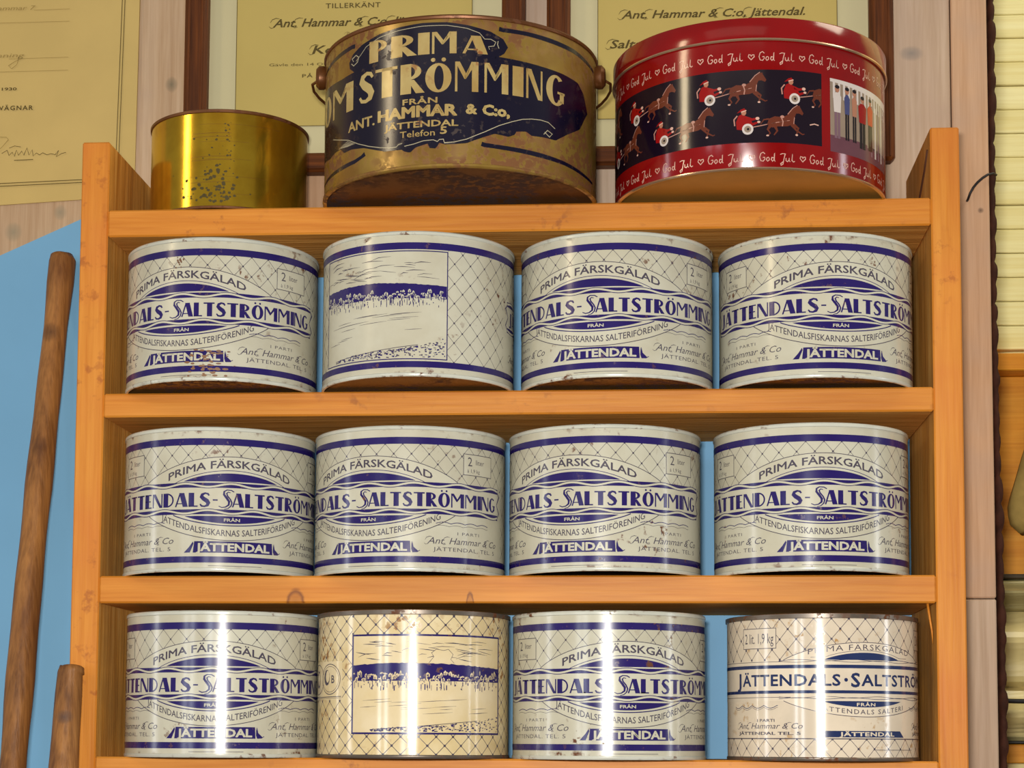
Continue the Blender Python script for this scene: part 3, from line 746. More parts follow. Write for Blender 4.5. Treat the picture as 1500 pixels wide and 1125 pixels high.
NV, GI, CP = navy, grey_ink, cream_print
def standard_label():
    pr = Print(); R = 79.5; cir = 2 * PI * R; hc = cir / 2
    pr.add(rect(-hc, 102.6, hc, 108.2), NV, 2).add(rect(-hc, 7.2, hc, 12.2), NV, 2)
    net(pr, -133, 133, 70.6, 102.6, GI)                            # net above the ribbon
    net(pr, hc - 58.3 - 60, hc - 58.3, 12.2, 102.6, GI); net(pr, -hc + 58.3, -hc + 58.3 + 60, 12.2, 102.6, GI)
    us = lin(-75, 75, 60); f1 = arc(75, 93.3, 72.5)
    pr.add(strip(us, f1, lambda u: 64), CP, 2)
    pr.add(ribbon([(u, f1(u)) for u in us], .55), GI, 3)
    f2 = arc(49, 82.0, 70.5); us2 = lin(-47.5, 47.5, 44)
    pr.add(ribbon([(u, f2(u)) for u in us2], .5), NV, 3)
    f3 = arc(39, 79.8, 73.2); us3 = lin(-39, 39, 40)
    pr.add(strip(us3, f3, lambda u: 73.0), NV, 3)
    pr.add(text('PRIMA FÄRSKGÄLAD', -53, lambda u: arc(75, 84.4, 62)(u) if abs(u) < 74 else 62, 6.0, 53, bold=.022), GI, 3)
    # ribbon with its rope-like edges
    pr.add(rect(-123, 48.6, 123, 69.5), CP, 2)
    for vc in (69.9, 48.3):
        sg = 1 if vc > 60 else -1; wv = lambda u, sg=sg, vc=vc: vc + sg * 1.35 * math.cos(u * 2 * PI / 38)
        lu = lin(-124, 124, 180)
        pr.add(strip(lu, lambda u: wv(u) + 1.05, lambda u: wv(u) - 1.05), CP, 3)
        pr.add(ribbon([(u, wv(u) + 1.05) for u in lu], .55), NV, 4); pr.add(ribbon([(u, wv(u) - 1.05) for u in lu], .55), NV, 4)
        for x0_, x1_ in zip(lu[:-1], lu[1:]):                      # dark lens shapes above the troughs and below the crests
            for e_, k_ in ((1, 1), (-1, -1)):
                g0, g1 = (vc + e_ * 2.55) - (wv(x0_) + e_ * .95), (vc + e_ * 2.55) - (wv(x1_) + e_ * .95)
                if g0 * e_ > .45 and g1 * e_ > .45:
                    t0, t1 = g0 - e_ * .45, g1 - e_ * .45
                    pr.add([[(x0_, wv(x0_) + e_ * .95), (x1_, wv(x1_) + e_ * .95), (x1_, wv(x1_) + e_ * .95 + t1 * .95), (x0_, wv(x0_) + e_ * .95 + t0 * .95)]], NV, 4)
    for s_ in (1, -1):                                             # ribbon ends
        pr.add(ribbon([(s_ * 123, 70), (s_ * 127, 66), (s_ * 122, 59), (s_ * 127, 52), (s_ * 123, 47.5)], [.4, 1.2, .5, 1.2, .4]), NV, 4)
    pr.add(deco('JÄTTENDALS-', -119, -10.0, 52.3, 11.4, gap=.09), NV, 4)
    pr.add(deco('$', -10.4, 1.2, 52.8, 11.2), NV, 4)
    pr.add(deco('ALTSTRÖMMING', .2, 119, 52.3, 11.4, gap=.09), NV, 4)
    # lower lens
    f4 = lambda u: 46.2 - 21 * max(0.0, 1 - (u / 73) ** 2) ** .92
    pr.add(strip(lin(-73, 73, 60), lambda u: 46.2, f4), CP, 1)
    pr.add(ribbon([(u, f4(u)) for u in lin(-73, 73, 60)], .6), GI, 3)
    f5 = lambda u: 45.8 - 8.6 * max(0.0, 1 - (u / 48) ** 2) ** .9
    pr.add(ribbon([(u, f5(u)) for u in lin(-48, 48, 44)], .8), NV, 3)
    f6 = lambda u: 44.8 - 6.0 * max(0.0, 1 - (u / 38) ** 2) ** .9
    pr.add(strip(lin(-38, 38, 40), lambda u: 44.9, f6), NV, 3)
    pr.add(text('FRÅN', -6, 40.6, 2.4, 7, bold=.03), CP, 4)
    pr.add(text('JÄTTENDALSFISKARNAS SALTERIFÖRENING', -59, lambda u: 28.6 + 13.5 * (u / 59) ** 2 * 1.0, 5.0, 60, bold=.01), GI, 3)
    # town banner
    pr.add([[(-30.5, 15.2), (35.8, 15.2), (35.2, 24.4), (-29.5, 24.4)]], NV, 3)
    pr.add([[(-38, 15.2), (-33, 15.2), (-30, 22.6), (-30.6, 24.2), (-33.5, 20)]], NV, 3).add([[(36.4, 24.2), (37.4, 20), (41.4, 15.4), (37.2, 15.2), (36.2, 18)]], NV, 3)
    pr.add(ribbon([(37.0, 24.0), (37.6, 19.5), (41.5, 16.0), (43.2, 17.0)], [.3, 1, 1.0, .5]), NV, 3)
    pr.add(text('JÄTTENDAL', -28, 16.6, 6.1, 33, bold=.045), CP, 4)
    # side notes, the same left and right
    for cx_ in (-84, 84):
        if True:
            a, b = (cx_ - 28, cx_ + 24) if cx_ > 0 else (cx_ - 22, cx_ + 28)
            us = lin(a, b, 60)
            pr.add(ribbon([(u, 39.6 + 1.2 * abs(math.sin((u - a) * PI / 13)) - .6) for u in us], .55), NV, 1)
            pr.add(ribbon([(u, 37.3 + 1.0 * abs(math.sin((u - a) * PI / 13 + .4)) - .6) for u in us], .3), GI, 1)
        pr.add(text('I PARTI', cx_ - 9, 30.2, 2.4, cx_ + 13, spacing=1.2), GI, 1)
        pr.add(script('Ant. Hammar & Co', cx_ - 35, 22.6, 5.2, cx_ + 36), GI, 1)
        pr.add(text('JÄTTENDAL. TEL. 5', cx_ - 30, 16.8, 3.1, cx_ + 34, spacing=1.1), GI, 1)
        x0, x1 = (80, 112.5) if cx_ > 0 else (-108.5, -80)
        pr.add(rect(x0, 79.6, x1, 97.2), CP, 2).add(rectline(x0, 79.6, x1, 97.2, .55), GI, 3)
        pr.add(text('2', x0 + 4.5, 87.4, 7.2), GI, 3).add(text('liter', x0 + 13, 88.8, 4.2), GI, 3).add(text('à 1,9 kg', x0 + 4, 82, 3.0), GI, 3)
    pr.add(rect(-18, 4.4, 26, 4.8), GI, 1)
    # harbour view at the back
    pc = hc
    pr.add(rectline(pc - 58.3, 13.6, pc + 58.3, 101.6, .8), NV, 3)
    coast(pr, pc - 57.4, pc + 57.4, 14.4, 100.8, 66.5, 13, NV, CP, 7)
    return pr
def aged_label():
    pr = Print(); R = 79.5; hc = PI * R
    net(pr, -118, -43, 3.2, 115.3, GI, 7.1, 7.1, .5, 1.1); net(pr, 93, 124, 3.2, 115.3, GI, 7.1, 7.1, .5, 1.1)
    net(pr, -43, 93, 99.3, 115.3, GI, 7.1, 7.1, .5, 1.1); net(pr, -43, 93, 3.2, 19.6, GI, 7.1, 7.1, .5, 1.1)
    pr.add(rect(-42.6, 19.8, 93, 98.2), old_print, 1)
    pr.add(rectline(-43.2, 19.2, 93.6, 98.8, 1.5), NV, 3)
    coast(pr, -41.8, 92.2, 20.6, 97.4, 65.5, 14, NV, old_print, 21)
    pr.add(poly([(22, 76), (26, 81), (24, 84), (28, 87), (34, 86), (38, 87), (42, 83), (40, 79), (43, 76)]), old_print, 3)
    pr.add(ribbon([(22, 76), (26, 81), (24, 84), (28, 87), (34, 86), (38, 87), (42, 83), (40, 79), (43, 76)], .35), GI, 4)
    # medal
    pr.add(rect(-128, 47, -54, 78), old_print, 2)
    pr.add(disc(-71, 63.6, 15, 12.6, 26), old_print, 3).add(ring(-71, 63.6, 15, 12.6, .7, .7, 30), GI, 4).add(ring(-71, 63.6, 12.8, 10.6, .4, .4, 30), GI, 4)
    pr.add(text('B', -68.5, 60.5, 6.2, bold=.02), GI, 5).add(disc(-76, 65, 5, 6.5, 12), GI, 5).add(disc(-74.6, 65.8, 3.2, 5, 10), old_print, 6)
    pr.add(disc(-97, 63.6, 15, 12.6, 26), old_print, 3).add(ring(-97, 63.6, 15, 12.6, .7, .7, 30), GI, 4).add(disc(-97, 63.6, 6, 7, 12), GI, 5).add(disc(-95.4, 64, 4, 5.4, 10), old_print, 6)
    pr.add(ribbon([(-128, 49.6), (-90, 49.2), (-55, 49.5)], .6), GI, 4).add(ribbon([(-120, 48.2), (-54.5, 48.3)], .3), GI, 4)
    return pr
def striped_label():
    pr = Print(); R = 77.2; SB = slate_blue; WP = new_print
    net(pr, -165, 165, 79.4, 112.0, GI, 6.9, 8.0, .4, 1.0); net(pr, -165, 165, 2.0, 17.0, GI, 6.9, 7.5, .4, 1.0)
    pr.add(rect(-165, 17.0, 165, 17.8), GI, 1)
    f1 = lambda u: 79.0 + 13.8 * max(0.0, 1 - (u / 66) ** 2) ** .92
    pr.add(strip(lin(-66, 66, 50), f1, lambda u: 76), WP, 2).add(ribbon([(u, f1(u)) for u in lin(-66, 66, 50)], .5), GI, 3)
    pr.add(text('PRIMA FÄRSKGÄLAD', -46, lambda u: 79.4 + 7.4 * (1 - (u / 66) ** 2), 4.4, 47, spacing=1.15), GI, 3)
    f3 = lambda u: 79.4 + 5.4 * max(0.0, 1 - (u / 33) ** 2) ** .9
    pr.add(strip(lin(-33, 33, 36), f3, lambda u: 79.0), SB, 3); pr.add(ribbon([(u, f3(u) + 1.6) for u in lin(-44, 44, 36)], .35), GI, 3)
    for v, s_ in ((77.8, 1), (49.8, -1)):
        pr.add(wave_line(-70, 70, v, .6, 44, .4), GI, 3); pr.add(wave_line(-70, 70, v + .9 * s_, .6, 44, .4, 22), SB, 3)
        pr.add(rect(-160, v - .2, -60, v + .2), GI, 2); pr.add(rect(60, v - .2, 160, v + .2), GI, 2)
    for a, b in ((72.5, 75.2), (52.8, 55.2)): pr.add(rect(-165, a, 165, b), SB, 3)
    pr.add(rect(-165, 47, 165, 79.2), WP, 1)
    pr.add(text('J', -116, 58.2, 10.6, -110, bold=.03), SB, 3).add(text('ÄTTENDALS', -108, 58.9, 8.7, -20.8, bold=.028, spacing=1.08), SB, 3)
    pr.add(disc(-16.5, 63.4, 1.5), SB, 3)
    pr.add(text('S', -12.6, 58.0, 10.6, -5.0, bold=.03), SB, 3).add(text('ALTSTRÖMMING', -4.0, 58.9, 8.7, 116, bold=.028, spacing=1.08), SB, 3)
    f4 = lambda u: 47 - 12.4 * max(0.0, 1 - (u / 66) ** 2) ** .92
    pr.add(strip(lin(-66, 66, 50), lambda u: 47, f4), WP, 1).add(ribbon([(u, f4(u)) for u in lin(-66, 66, 50)], .5), GI, 3)
    f6 = lambda u: 46.6 - 4.6 * max(0.0, 1 - (u / 35) ** 2) ** .9
    pr.add(strip(lin(-35, 35, 36), lambda u: 46.8, f6), SB, 3).add(text('FRÅN', -8, 43.0, 2.4, 8, bold=.03, spacing=1.2), WP, 4)
    pr.add(text('JÄTTENDALS SALTERI', -38, lambda u: 36.6 + 5.0 * (u / 44) ** 2, 3.6, 38, spacing=1.25, bold=.006), GI, 3)
    pr.add([[(-34, 18.6), (39, 18.6), (34, 23.6), (-34, 23.6)]], SB, 3).add([[(-40, 18.4), (-35.4, 18.4), (-35.4, 21)]], SB, 3)
    pr.add(text('JÄTTENDAL', -22, 19.6, 3.0, 27, bold=.04, spacing=1.1), WP, 4)
    for c in (-84, 84):
        us = lin(c - 36, c + 13, 60)
        for dv in (0, -1.4): pr.add(ribbon([(u, 43.6 + dv - 2.2 * abs(math.sin((u - c) * PI / 12.5))) for u in us], .5 if dv == 0 else .3), SB if dv == 0 else GI, 2)
        pr.add(text('I PARTI', c - 7, 30.6, 2.2, c + 10, bold=.02), GI, 2)
        pr.add(script('Ant. Hammar & Co', c - 30, 25.2, 4.4, c + 33), GI, 2)
        pr.add(text('JÄTTENDAL TEL. 5', c - 30, 20.4, 2.3, c + 32, bold=.03), GI, 2)
        pr.add(rect(c - 23, 88.4, c + 12, 104.8), WP, 2).add(rectline(c - 23, 88.4, c + 12, 104.8, .5), GI, 3)
        pr.add(text('2 lit. 1,9 kg', c - 20.5, 92.6, 8, c + 9.5), GI, 3)
    pr.add(rect(8, 8.6, 52, 9.0), GI, 3)
    return pr

def herring_can(R, H, body, seam, base, label_print, neck=True):
    e = empty('herring_can'); can_body(e, R, H, body, seam, base, neck)
    label_print.build('label_print', e, R, eps=.045)
    return e
def copy_tree(o):
    c = o.copy(); C.objects.link(c)
    for ch in list(o.children):
        d = ch.copy(); C.objects.link(d); d.parent = c
    return c
GRP = 'printed herring cans on the pine shelf'
proto = herring_can(79.5, 117.6, cream, seam_m, base_m, standard_label())
rows = [
 (-.3624, .0245, 1.7900, -22.0, 'cream and blue fish tin with rust-browned lower banner, top row far left'),
 (-.1944, .0145, 1.7900, 162.0, 'cream tin turned to its harbour drawing between two blue bands, top row second'),
 (-.0291, .0245, 1.7900, None, 'cream and blue fish tin, top row third, right of the tin with the harbour drawing'),
 (.1359, .0345, 1.7900, None, 'cream and blue fish tin, top row far right against the right side board'),
 (-.3649, .0375, 1.6370, None, 'cream and blue fish tin, middle row far left against the left side board'),
 (-.2026, .0375, 1.6370, None, 'cream and blue fish tin, middle row second, touching the far left tin'),
 (-.0392, .0375, 1.6370, None, 'cream and blue fish tin, middle row third, left of the wide blue gap'),
 (.1312, .0375, 1.6370, None, 'cream and blue fish tin, middle row far right, with white window streaks on its lettering'),
 (-.3603, .0375, 1.4880, None, 'cream and blue fish tin, bottom row far left, rust specks along its bottom rim'),
 (-.0357, .0375, 1.4880, None, 'cream and blue fish tin, bottom row third, beside the blue gap'),
]
ANG = [-12.2, None, -11.4, 9.7, 19.4, -18.2, -18.1, 3.2, 6.8, 11.9]
for i, (x, y, z, a, lab) in enumerate(rows):
    o = proto if i == 0 else copy_tree(proto)
    o.location = (x, y, z); o.rotation_euler = (0, 0, math.radians(ANG[i] if ANG[i] is not None else a))
    tag(o, lab, 'tin can', GRP)
    if i == 0: first = o
# brown stain on the first tin
rs = random.Random(4); pr = Print(); stain = tin('brown_rust_stain', srgb(104, 66, 44), .5, tint=srgb(128, 88, 52))
for _ in range(60):
    u = rs.gauss(22, 9); v = rs.choice((16, 19, 22, 10, 5, 13)) + rs.gauss(0, 1.6); r = rs.uniform(.4, 1.7)
    pr.add(disc(u, max(3.4, v), r * rs.uniform(1, 1.9), r * .6, 7), stain, 6 + _ % 3)
for _ in range(14): pr.add(disc(-2 + rs.gauss(0, 1.4), 99 + rs.gauss(0, 2.4), rs.uniform(.3, .9), rs.uniform(.4, 1.3), 6), stain, 6)
tag(pr.build('rust_stain', first, 79.5, eps=.045), kind='stuff')
b = herring_can(79.5, 118.4, old_cream, grey_seam, base_m, aged_label(), False)
b.location = (-.1985, .0370, 1.4880); b.rotation_euler = (0, 0, 0)
tag(b, 'aged white tin with fishing net pattern around a framed harbour drawing, bottom row second', 'tin can', GRP)
b = herring_can(77.2, 115.6, new_cream, grey_seam, base_m, striped_label(), False)
b.location = (.1391, .0360, 1.4880); b.rotation_euler = (0, 0, math.radians(21.3))
tag(b, 'white tin with net pattern and straight slate blue stripes, bottom row far right', 'tin can', GRP)

# small gold tin ---------------------------------------------------
gt = empty('gold_tin', (-.3683, .0640, 1.9465)); tag(gt, 'small bare gold-coloured tin with dark corrosion spots on the top shelf', 'tin can')
r, h = .0676, .085
lathe('body', [(r, .0018), (r, h - .003)], goldfoil, gt, 180)
lathe('rolled_rim', [(r, h - .0032), (r + .0010, h - .0028), (r + .0012, h - .0008), (r, h), (r - .002, h), (r - .0024, h - .006), (r - .004, h - .007), (0, h - .007)], brown_rim, gt, 144)
lathe('base', [(r, .0020), (r + .0005, .0016), (r + .0004, .0), (r - .0015, 0), (r - .002, .002), (0, .002)], brown_rim, gt, 144)
pr = Print(); rs = random.Random(8)
for _ in range(120):
    if _ % 3: u, v = rs.gauss(0, 13), abs(rs.gauss(0, 26)) + 4
    else: u, v = rs.gauss(14, 3), rs.uniform(4, 76)
    if v > 80: continue
    q = rs.uniform(.3, 1.5) * (1.25 if v < 40 else .8)
    pts = [(u + q * rs.uniform(.7, 1.3) * math.cos(a * PI / 4), v + q * rs.uniform(.6, 1.1) * math.sin(a * PI / 4)) for a in range(8)]
    pr.add([pts], gold_spot, _ % 3)
for v in (22, 41, 44, 61, 64): pr.add(ribbon([(-18, v), (16, v + .6)], .25), brown_rim, 0)
for k in range(5): pr.add(ribbon([(rs.uniform(-60, 20), 12 + 15 * k), (rs.uniform(30, 70), 12.5 + 15 * k)], .14), brown_rim, 0)
tag(pr.build('corrosion_spots', gt, 67.6, eps=.04), kind='stuff')

# big gold and navy tin --------------------------------------------
bt = empty('large_fish_tin', (-.1595, .0090, 1.9465)); tag(bt, 'large worn gold round tin with navy blue lettered panel on the top shelf', 'tin can')
r, h = .1135, .1225
lathe('body', [(r, .003), (r, h - .003)], brass, bt, 200)
lathe('rolled_rim', [(r, h - .0034), (r + .0010, h - .0030), (r + .0016, h - .0014), (r + .0006, h), (r - .002, h), (r - .0026, h - .008), (r - .005, h - .009), (0, h - .009)], brown_rim, bt, 160)
lathe('bottom_seam', [(r, .0034), (r + .0010, .0028), (r + .0012, .0010), (r, 0), (r - .0022, 0)], brass, bt, 160)
lathe('base', [(r - .0022, 0), (r - .0028, .0050), (r - .0045, .0056), (r - .020, .0050), (r - .022, .0058), (0, .0058)], rust_base, bt, 120)
D = 113.5 * PI / 180                                               # mm per degree
dg = lambda pts: [(a * D, v) for a, v in pts]
pr = Print()
topf = interp(dg([(-84, 88), (-75, 91), (-60, 88.5), (-52, 87.6), (-44, 88.6), (-20, 91), (0, 92), (19, 90.4), (28, 89.6), (40, 88.6), (52, 88), (62, 86.5), (67, 80), (71, 66)]))
botf = interp(dg([(-84, 34), (-64, 28), (-57, 30), (-52.2, 29.7), (-49.6, 25.5), (-44.4, 25.9), (-36.8, 23.8), (-30, 19.5), (-26, 17.1), (-18, 16.4), (-17.1, 14.8), (-14.5, 13.4), (-12.3, 17.1), (-7.3, 19.6), (-6.8, 16), (-3.9, 15.3), (-2.7, 19.8), (-.2, 18.3), (3.2, 18.5), (8.1, 19.4), (13.9, 24.1), (19.3, 28.2), (25, 26.9), (27.7, 29.3), (28.1, 31.9), (32.7, 33.3), (35.2, 30.7), (40.7, 31.5), (47.4, 31.7), (54.3, 39.7), (63.6, 48.9), (68, 60), (71, 66)]))
us = lin(-84 * D, 71 * D, 200)
pr.add(strip(us, topf, botf), tin_navy, 1)
hump = dg([(-42, 87), (-46.2, 93), (-46.6, 98), (-44.3, 103.6), (-38.4, 108.9), (-29.1, 113.3), (-20.1, 115.6), (-9.9, 116.8), (0, 116.4), (9, 113.8), (17.4, 109.9), (22.6, 104.9), (24.6, 98.7), (23, 93.2), (19.1, 88)])
pr.add(poly(hump), tin_navy, 1)
pr.add(ribbon(dg([(-42, 97), (-39, 101), (-36, 106), (-29.1, 110.6), (-20.1, 113.0), (-9.9, 114.2), (0, 113.8), (8, 111.4), (13, 108), (15, 103.5), (17.5, 103.8), (19.5, 101.8), (18.8, 98.6), (16.5, 97.6), (17.0, 95.4)]), .5), tin_line, 3)
pr.add(ribbon(dg([(-43.5, 97.5), (-44.6, 100), (-42, 102), (-40.3, 99.5), (-41, 96), (-43.5, 94), (-45, 96.5)]), .7), tin_line, 3).add(ribbon(dg([(20.5, 103), (20.2, 100), (20.8, 97)]), .6), tin_line, 3)
pr.add(ribbon(dg([(-60, 42), (-54, 38.5), (-46.6, 34.6), (-40, 28.5), (-33.9, 24), (-28, 20.8), (-23.6, 19.3), (-20.5, 19.2), (-19.6, 21), (-18, 21.5)]), .6), tin_line, 3)
pr.add(ribbon(dg([(-17, 19), (-13, 20), (-9, 22), (-5, 22.3), (-3.4, 20.8), (-2.6, 22.4), (-1.0, 22.6), (-.6, 19.6), (3.2, 20.2), (8.1, 22.6), (15.5, 29.3), (21, 35), (26.7, 39.6), (31, 42.6), (35.1, 44.2), (39.5, 45), (43.4, 44.6), (47, 41)]), .6), tin_line, 3)
pr.add(ribbon(dg([(41, 34), (43, 38), (45.5, 36), (44, 33), (41.5, 36)]), .6), tin_line, 3)
for k in range(9): pr.add(ribbon(dg([(-54 + k * .8, 31 + k * .4), (-47 + k * .6, 29.5)]), .3), tin_line, 2)
# long tapering bars
for pts, w_ in (([(-76, 11.5), (-67.3, 12.4), (-51, 13.9), (-42, 15.0), (-38, 17.0), (-36.1, 18.8)], [1.5, 2.6, 3.4, 3.2, 2.8, 3.8]),
                ([(14.0, 19.4), (15.4, 18.6), (22, 17.8), (38.2, 16.5), (52.4, 15.4), (68.5, 12.8), (78, 11.8)], [3.6, 3.4, 3.4, 3.8, 3.2, 2.6, 2]),
                ([(20.8, 112.8), (22.6, 112.3), (33, 112.4), (43.2, 111.8), (59.3, 110.9), (71.8, 108.4), (80, 107)], [3.6, 3.4, 3.4, 3.8, 3.6, 3.0, 2.4]),
                ([(-78, 105.5), (-66.3, 107), (-53, 109), (-44.4, 110.3), (-42.8, 109.8)], [2, 2.8, 3.6, 3.4, 3.6])):
    pr.add(ribbon(dg(pts), w_), tin_navy, 1)
pb = lambda u: 90.9
BP = brass_print
for s_, a, b in (('P', -34.2, -25.2), ('R', -23.4, -12.6), ('I', -11.6, -7.8), ('M', -5.9, 3.9), ('A', 6.2, 15.7)):
    pr.add(deco(s_, a * D, b * D, 91.2, 17.6 if s_ != 'A' else 14.5), BP, 3)
for s_, a, b in (('R', -86, -76), ('O', -74, -62.5), ('M', -60.5, -43.5), ('S', -40.0, -31.6), ('T', -31.0, -20.4), ('R', -19.0, -9.2), ('Ö', -8.5, 2.0), ('M', 3.4, 12.6), ('M', 15.0, 24.8), ('I', 26.6, 30.4), ('N', 32.6, 40.1), ('G', 42.2, 52.6)):
    pr.add(deco(s_, a * D, b * D, 60.6 if a > -60 else 58, 24.0 if s_ != 'Ö' else 22.6), BP, 3)
pr.add(text('FRÅN', -18 * D, 52.0, 4.4, -3.5 * D, bold=.03, spacing=1.1), BP, 3)
pr.add(text('ANT.', -46.7 * D, 40.6, 7.6, -31.0 * D, bold=.03), BP, 3)
pr.add(text('HAMMAR', -29.5 * D, 41.8, 8.4, 4.4 * D, bold=.055), BP, 3)
pr.add(text('&', 7.6 * D, 43.2, 7.4, 12.2 * D, bold=.05), BP, 3).add(text('C:o,', 14.2 * D, 42.9, 7.8, 25.6 * D, bold=.055), BP, 3)
pr.add(text('JÄTTENDAL', -26.2 * D, 33.2, 4.9, 4.8 * D, bold=.03), BP, 3)
pr.add(text('Telefon', -19 * D, 25.8, 5.0, -4.4 * D, bold=.01), BP, 3).add(text('5', -2.4 * D, 27, 5.6, .4 * D, bold=.03), BP, 3)
pr.build('panel_print', bt, 113.5, eps=.05)
for th_ in (86, -80):                                               # handle ears and wire bail
    t_ = math.radians(th_); ux, uy = math.sin(t_), -math.cos(t_); rr = .1135 + .0035
    ear = lathe('handle_ear', [(0, -.004), (.0085, -.004), (.0098, -.002), (.0098, .002), (.0070, .0045), (0, .0048)], brown_rim, bt, 20)
    ear.rotation_euler = Vector((ux, uy, 0)).to_track_quat('Z', 'Y').to_euler(); ear.location = (ux * rr, uy * rr, .107)
arcp = []
for k in range(29):
    f = k / 28; a = math.radians(86 + (360 - 166) * f); rr = .1135 + .003 + .0105 * min(1, f * 24, (1 - f) * 24)
    arcp.append((rr * math.sin(a), -rr * math.cos(a), .107 - .006 * math.sin(PI * f)))
tube('wire_handle', arcp, .0012, brown_rim, bt, 8)

# red gift tin -----------------------------------------------------
rt = empty('red_gift_tin', (.0816, .0255, 1.9465)); tag(rt, 'round red lidded gift tin printed with trotting horses and sulkies', 'tin')
r = .112
lathe('body', [(r - .0006, .0012), (r, .0022), (r, .108)], red_m, rt, 200)
lathe('base', [(r - .0006, .0012), (r + .0002, .0006), (r - .0012, 0), (r - .0025, .0003), (r - .0034, .0040), (r - .006, .0048), (0, .0048)], gold_bottom, rt, 120)
lathe('bottom_bead', [(r - .0004, .0022), (r + .0005, .0016), (r + .0005, .0008), (r - .0005, .0)], bright_edge, rt, 160)
lathe('lid', [(r + .0004, .1035), (r + .0014, .1036), (r + .0016, .1052), (r + .0016, .1196), (r + .0006, .1212), (r - .003, .1216), (r - .006, .1205), (0, .1205)], red_m, rt, 200)
lathe('lid_bead', [(r + .0003, .1030), (r + .0016, .1026), (r + .0024, .1034), (r + .0022, .1044), (r + .0012, .1048)], bright_edge, rt, 200)
D = 112 * PI / 180
pr = Print()
pr.add(rect(-100 * D, 21.2, 27.5 * D, 79.6), night, 1)
pr.add(rect(31.6 * D, 18.6, 76 * D, 77.6), P_GREY, 1)
def trot(wx, wv, seed):
    q = Print(); W_ = lambda pts: [(wx + a, wv + b) for a, b in pts]
    q.add(ribbon(W_([(1, 1), (9, 2.4), (24, 5.6), (33, 7.4)]), [.8, .7, .6, .4]), horse_l, 2)
    body = [(15, 3.5), (16.5, 8.2), (21, 10.2), (27, 9.8), (31, 11.5), (35.5, 16.5), (39, 19.2), (41.2, 19.8), (41.6, 18.4), (44.4, 13.8), (43.4, 12.2), (40.6, 13.4), (38.2, 13.2), (36.6, 9.0), (35.6, 4.2), (31, 2.6), (24, 2.2), (19, 1.2)]
    q.add(poly(W_(body)), horse_m, 2)
    q.add(ribbon(W_([(35, 5), (40, 1.4), (38.5, -3.6)]), [2.6, 1.4, .9]), horse_m, 2).add(ribbon(W_([(34.5, 4), (38.5, -.4), (43.5, -3.2), (45, -2.6)]), [2.4, 1.3, .9, .8]), horse_m, 2)
    q.add(ribbon(W_([(18.5, 4), (15.5, -.4), (17.5, -3.4), (15.5, -5.2)]), [3.2, 1.5, .9, 1.0]), horse_m, 2).add(ribbon(W_([(20.5, 4), (23, -1.4), (20.4, -4.8)]), [3.0, 1.4, .9]), horse_m, 2)
    q.add(ribbon(W_([(16.5, 8), (12.5, 7.4), (9.8, 3.6)]), [1.4, 1.0, .5]), horse_m, 2)
    q.add(ribbon(W_([(31.4, 12.2), (35.5, 17.2), (39.4, 20)]), .6), horse_l, 3).add(ribbon(W_([(26, 10.5), (27.6, 6), (27, 2.4)]), .9), horse_l, 3)
    q.add(disc(wx + 27, wv + 10, 1.7, 1.2, 8), horse_l, 3).add(ribbon(W_([(36.8, 10), (36.2, 4.6)]), .6), horse_l, 3).add(disc(wx + 15.4, wv - 5.2, 1.2, .7, 6), script_w, 3).add(disc(wx + 38.6, wv - 4, 1.2, .8, 6), script_w, 3)
    q.add(poly(W_([(-8.5, 0), (-9, 6), (-7, 11), (-3.5, 12.5), (-.5, 9.5), (3, 6.5), (4, 4.0), (-1, 2.4), (-4, -.6)])), red_print, 3)
    q.add(ribbon(W_([(-2.5, 9.5), (3.5, 7.6), (7.4, 8.4)]), [2.6, 2, 1.6]), red_print, 3).add(disc(wx + 7.6, wv + 8.4, 1.6, 1.3, 8), script_w, 4)
    q.add(ribbon(W_([(-3, 3), (3, 3.4), (8, 5.4)]), [2.4, 2.2, 1.4]), red_print, 3).add(disc(wx + 8.6, wv + 5.6, 1.3, 1, 8), script_w, 4)
    q.add(disc(wx - 3, wv + 13.2, 2.0, 2.2, 10), P_SKIN, 4).add(poly(W_([(-5.0, 14), (-1.2, 15.2), (-2.6, 16.8), (-5.4, 15.8), (-8.4, 13)])), red_print, 5).add(ribbon(W_([(-5, 13.8), (-1, 15)]), .9), script_w, 6)
    q.add(ribbon(W_([(-10, 3), (-10.6, 8), (-8, 11)]), 1.0), horse_l, 3)
    q.add(ring(wx, wv, 4.4, 4.4, 1.7, 1.7, 20), P_WHITE, 5).add(disc(wx, wv, 2.8, 2.8, 14), P_GREY, 5).add(disc(wx + .3, wv, 1.0, 1.0, 8), night, 6)
    return q.items
for wdeg, wv in ((-93, 57), (-56.4, 57), (-18.6, 57.5), (15.6, 57), (-75.5, 32), (-39.6, 32), (-3.4, 32)):
    for polys, mt, ly in trot(wdeg * D, wv, 1):
        lim = 27.4 * D; pp = []
        for p in polys:
            c_ = clipu(p, -1e9, lim)
            if len(c_) >= 3: pp.append(c_)
        pr.add(pp, mt, ly)
pr.add(ribbon([(22 * D, 37), (24 * D, 38.2), (26 * D, 37.6)], .9), script_w, 3)
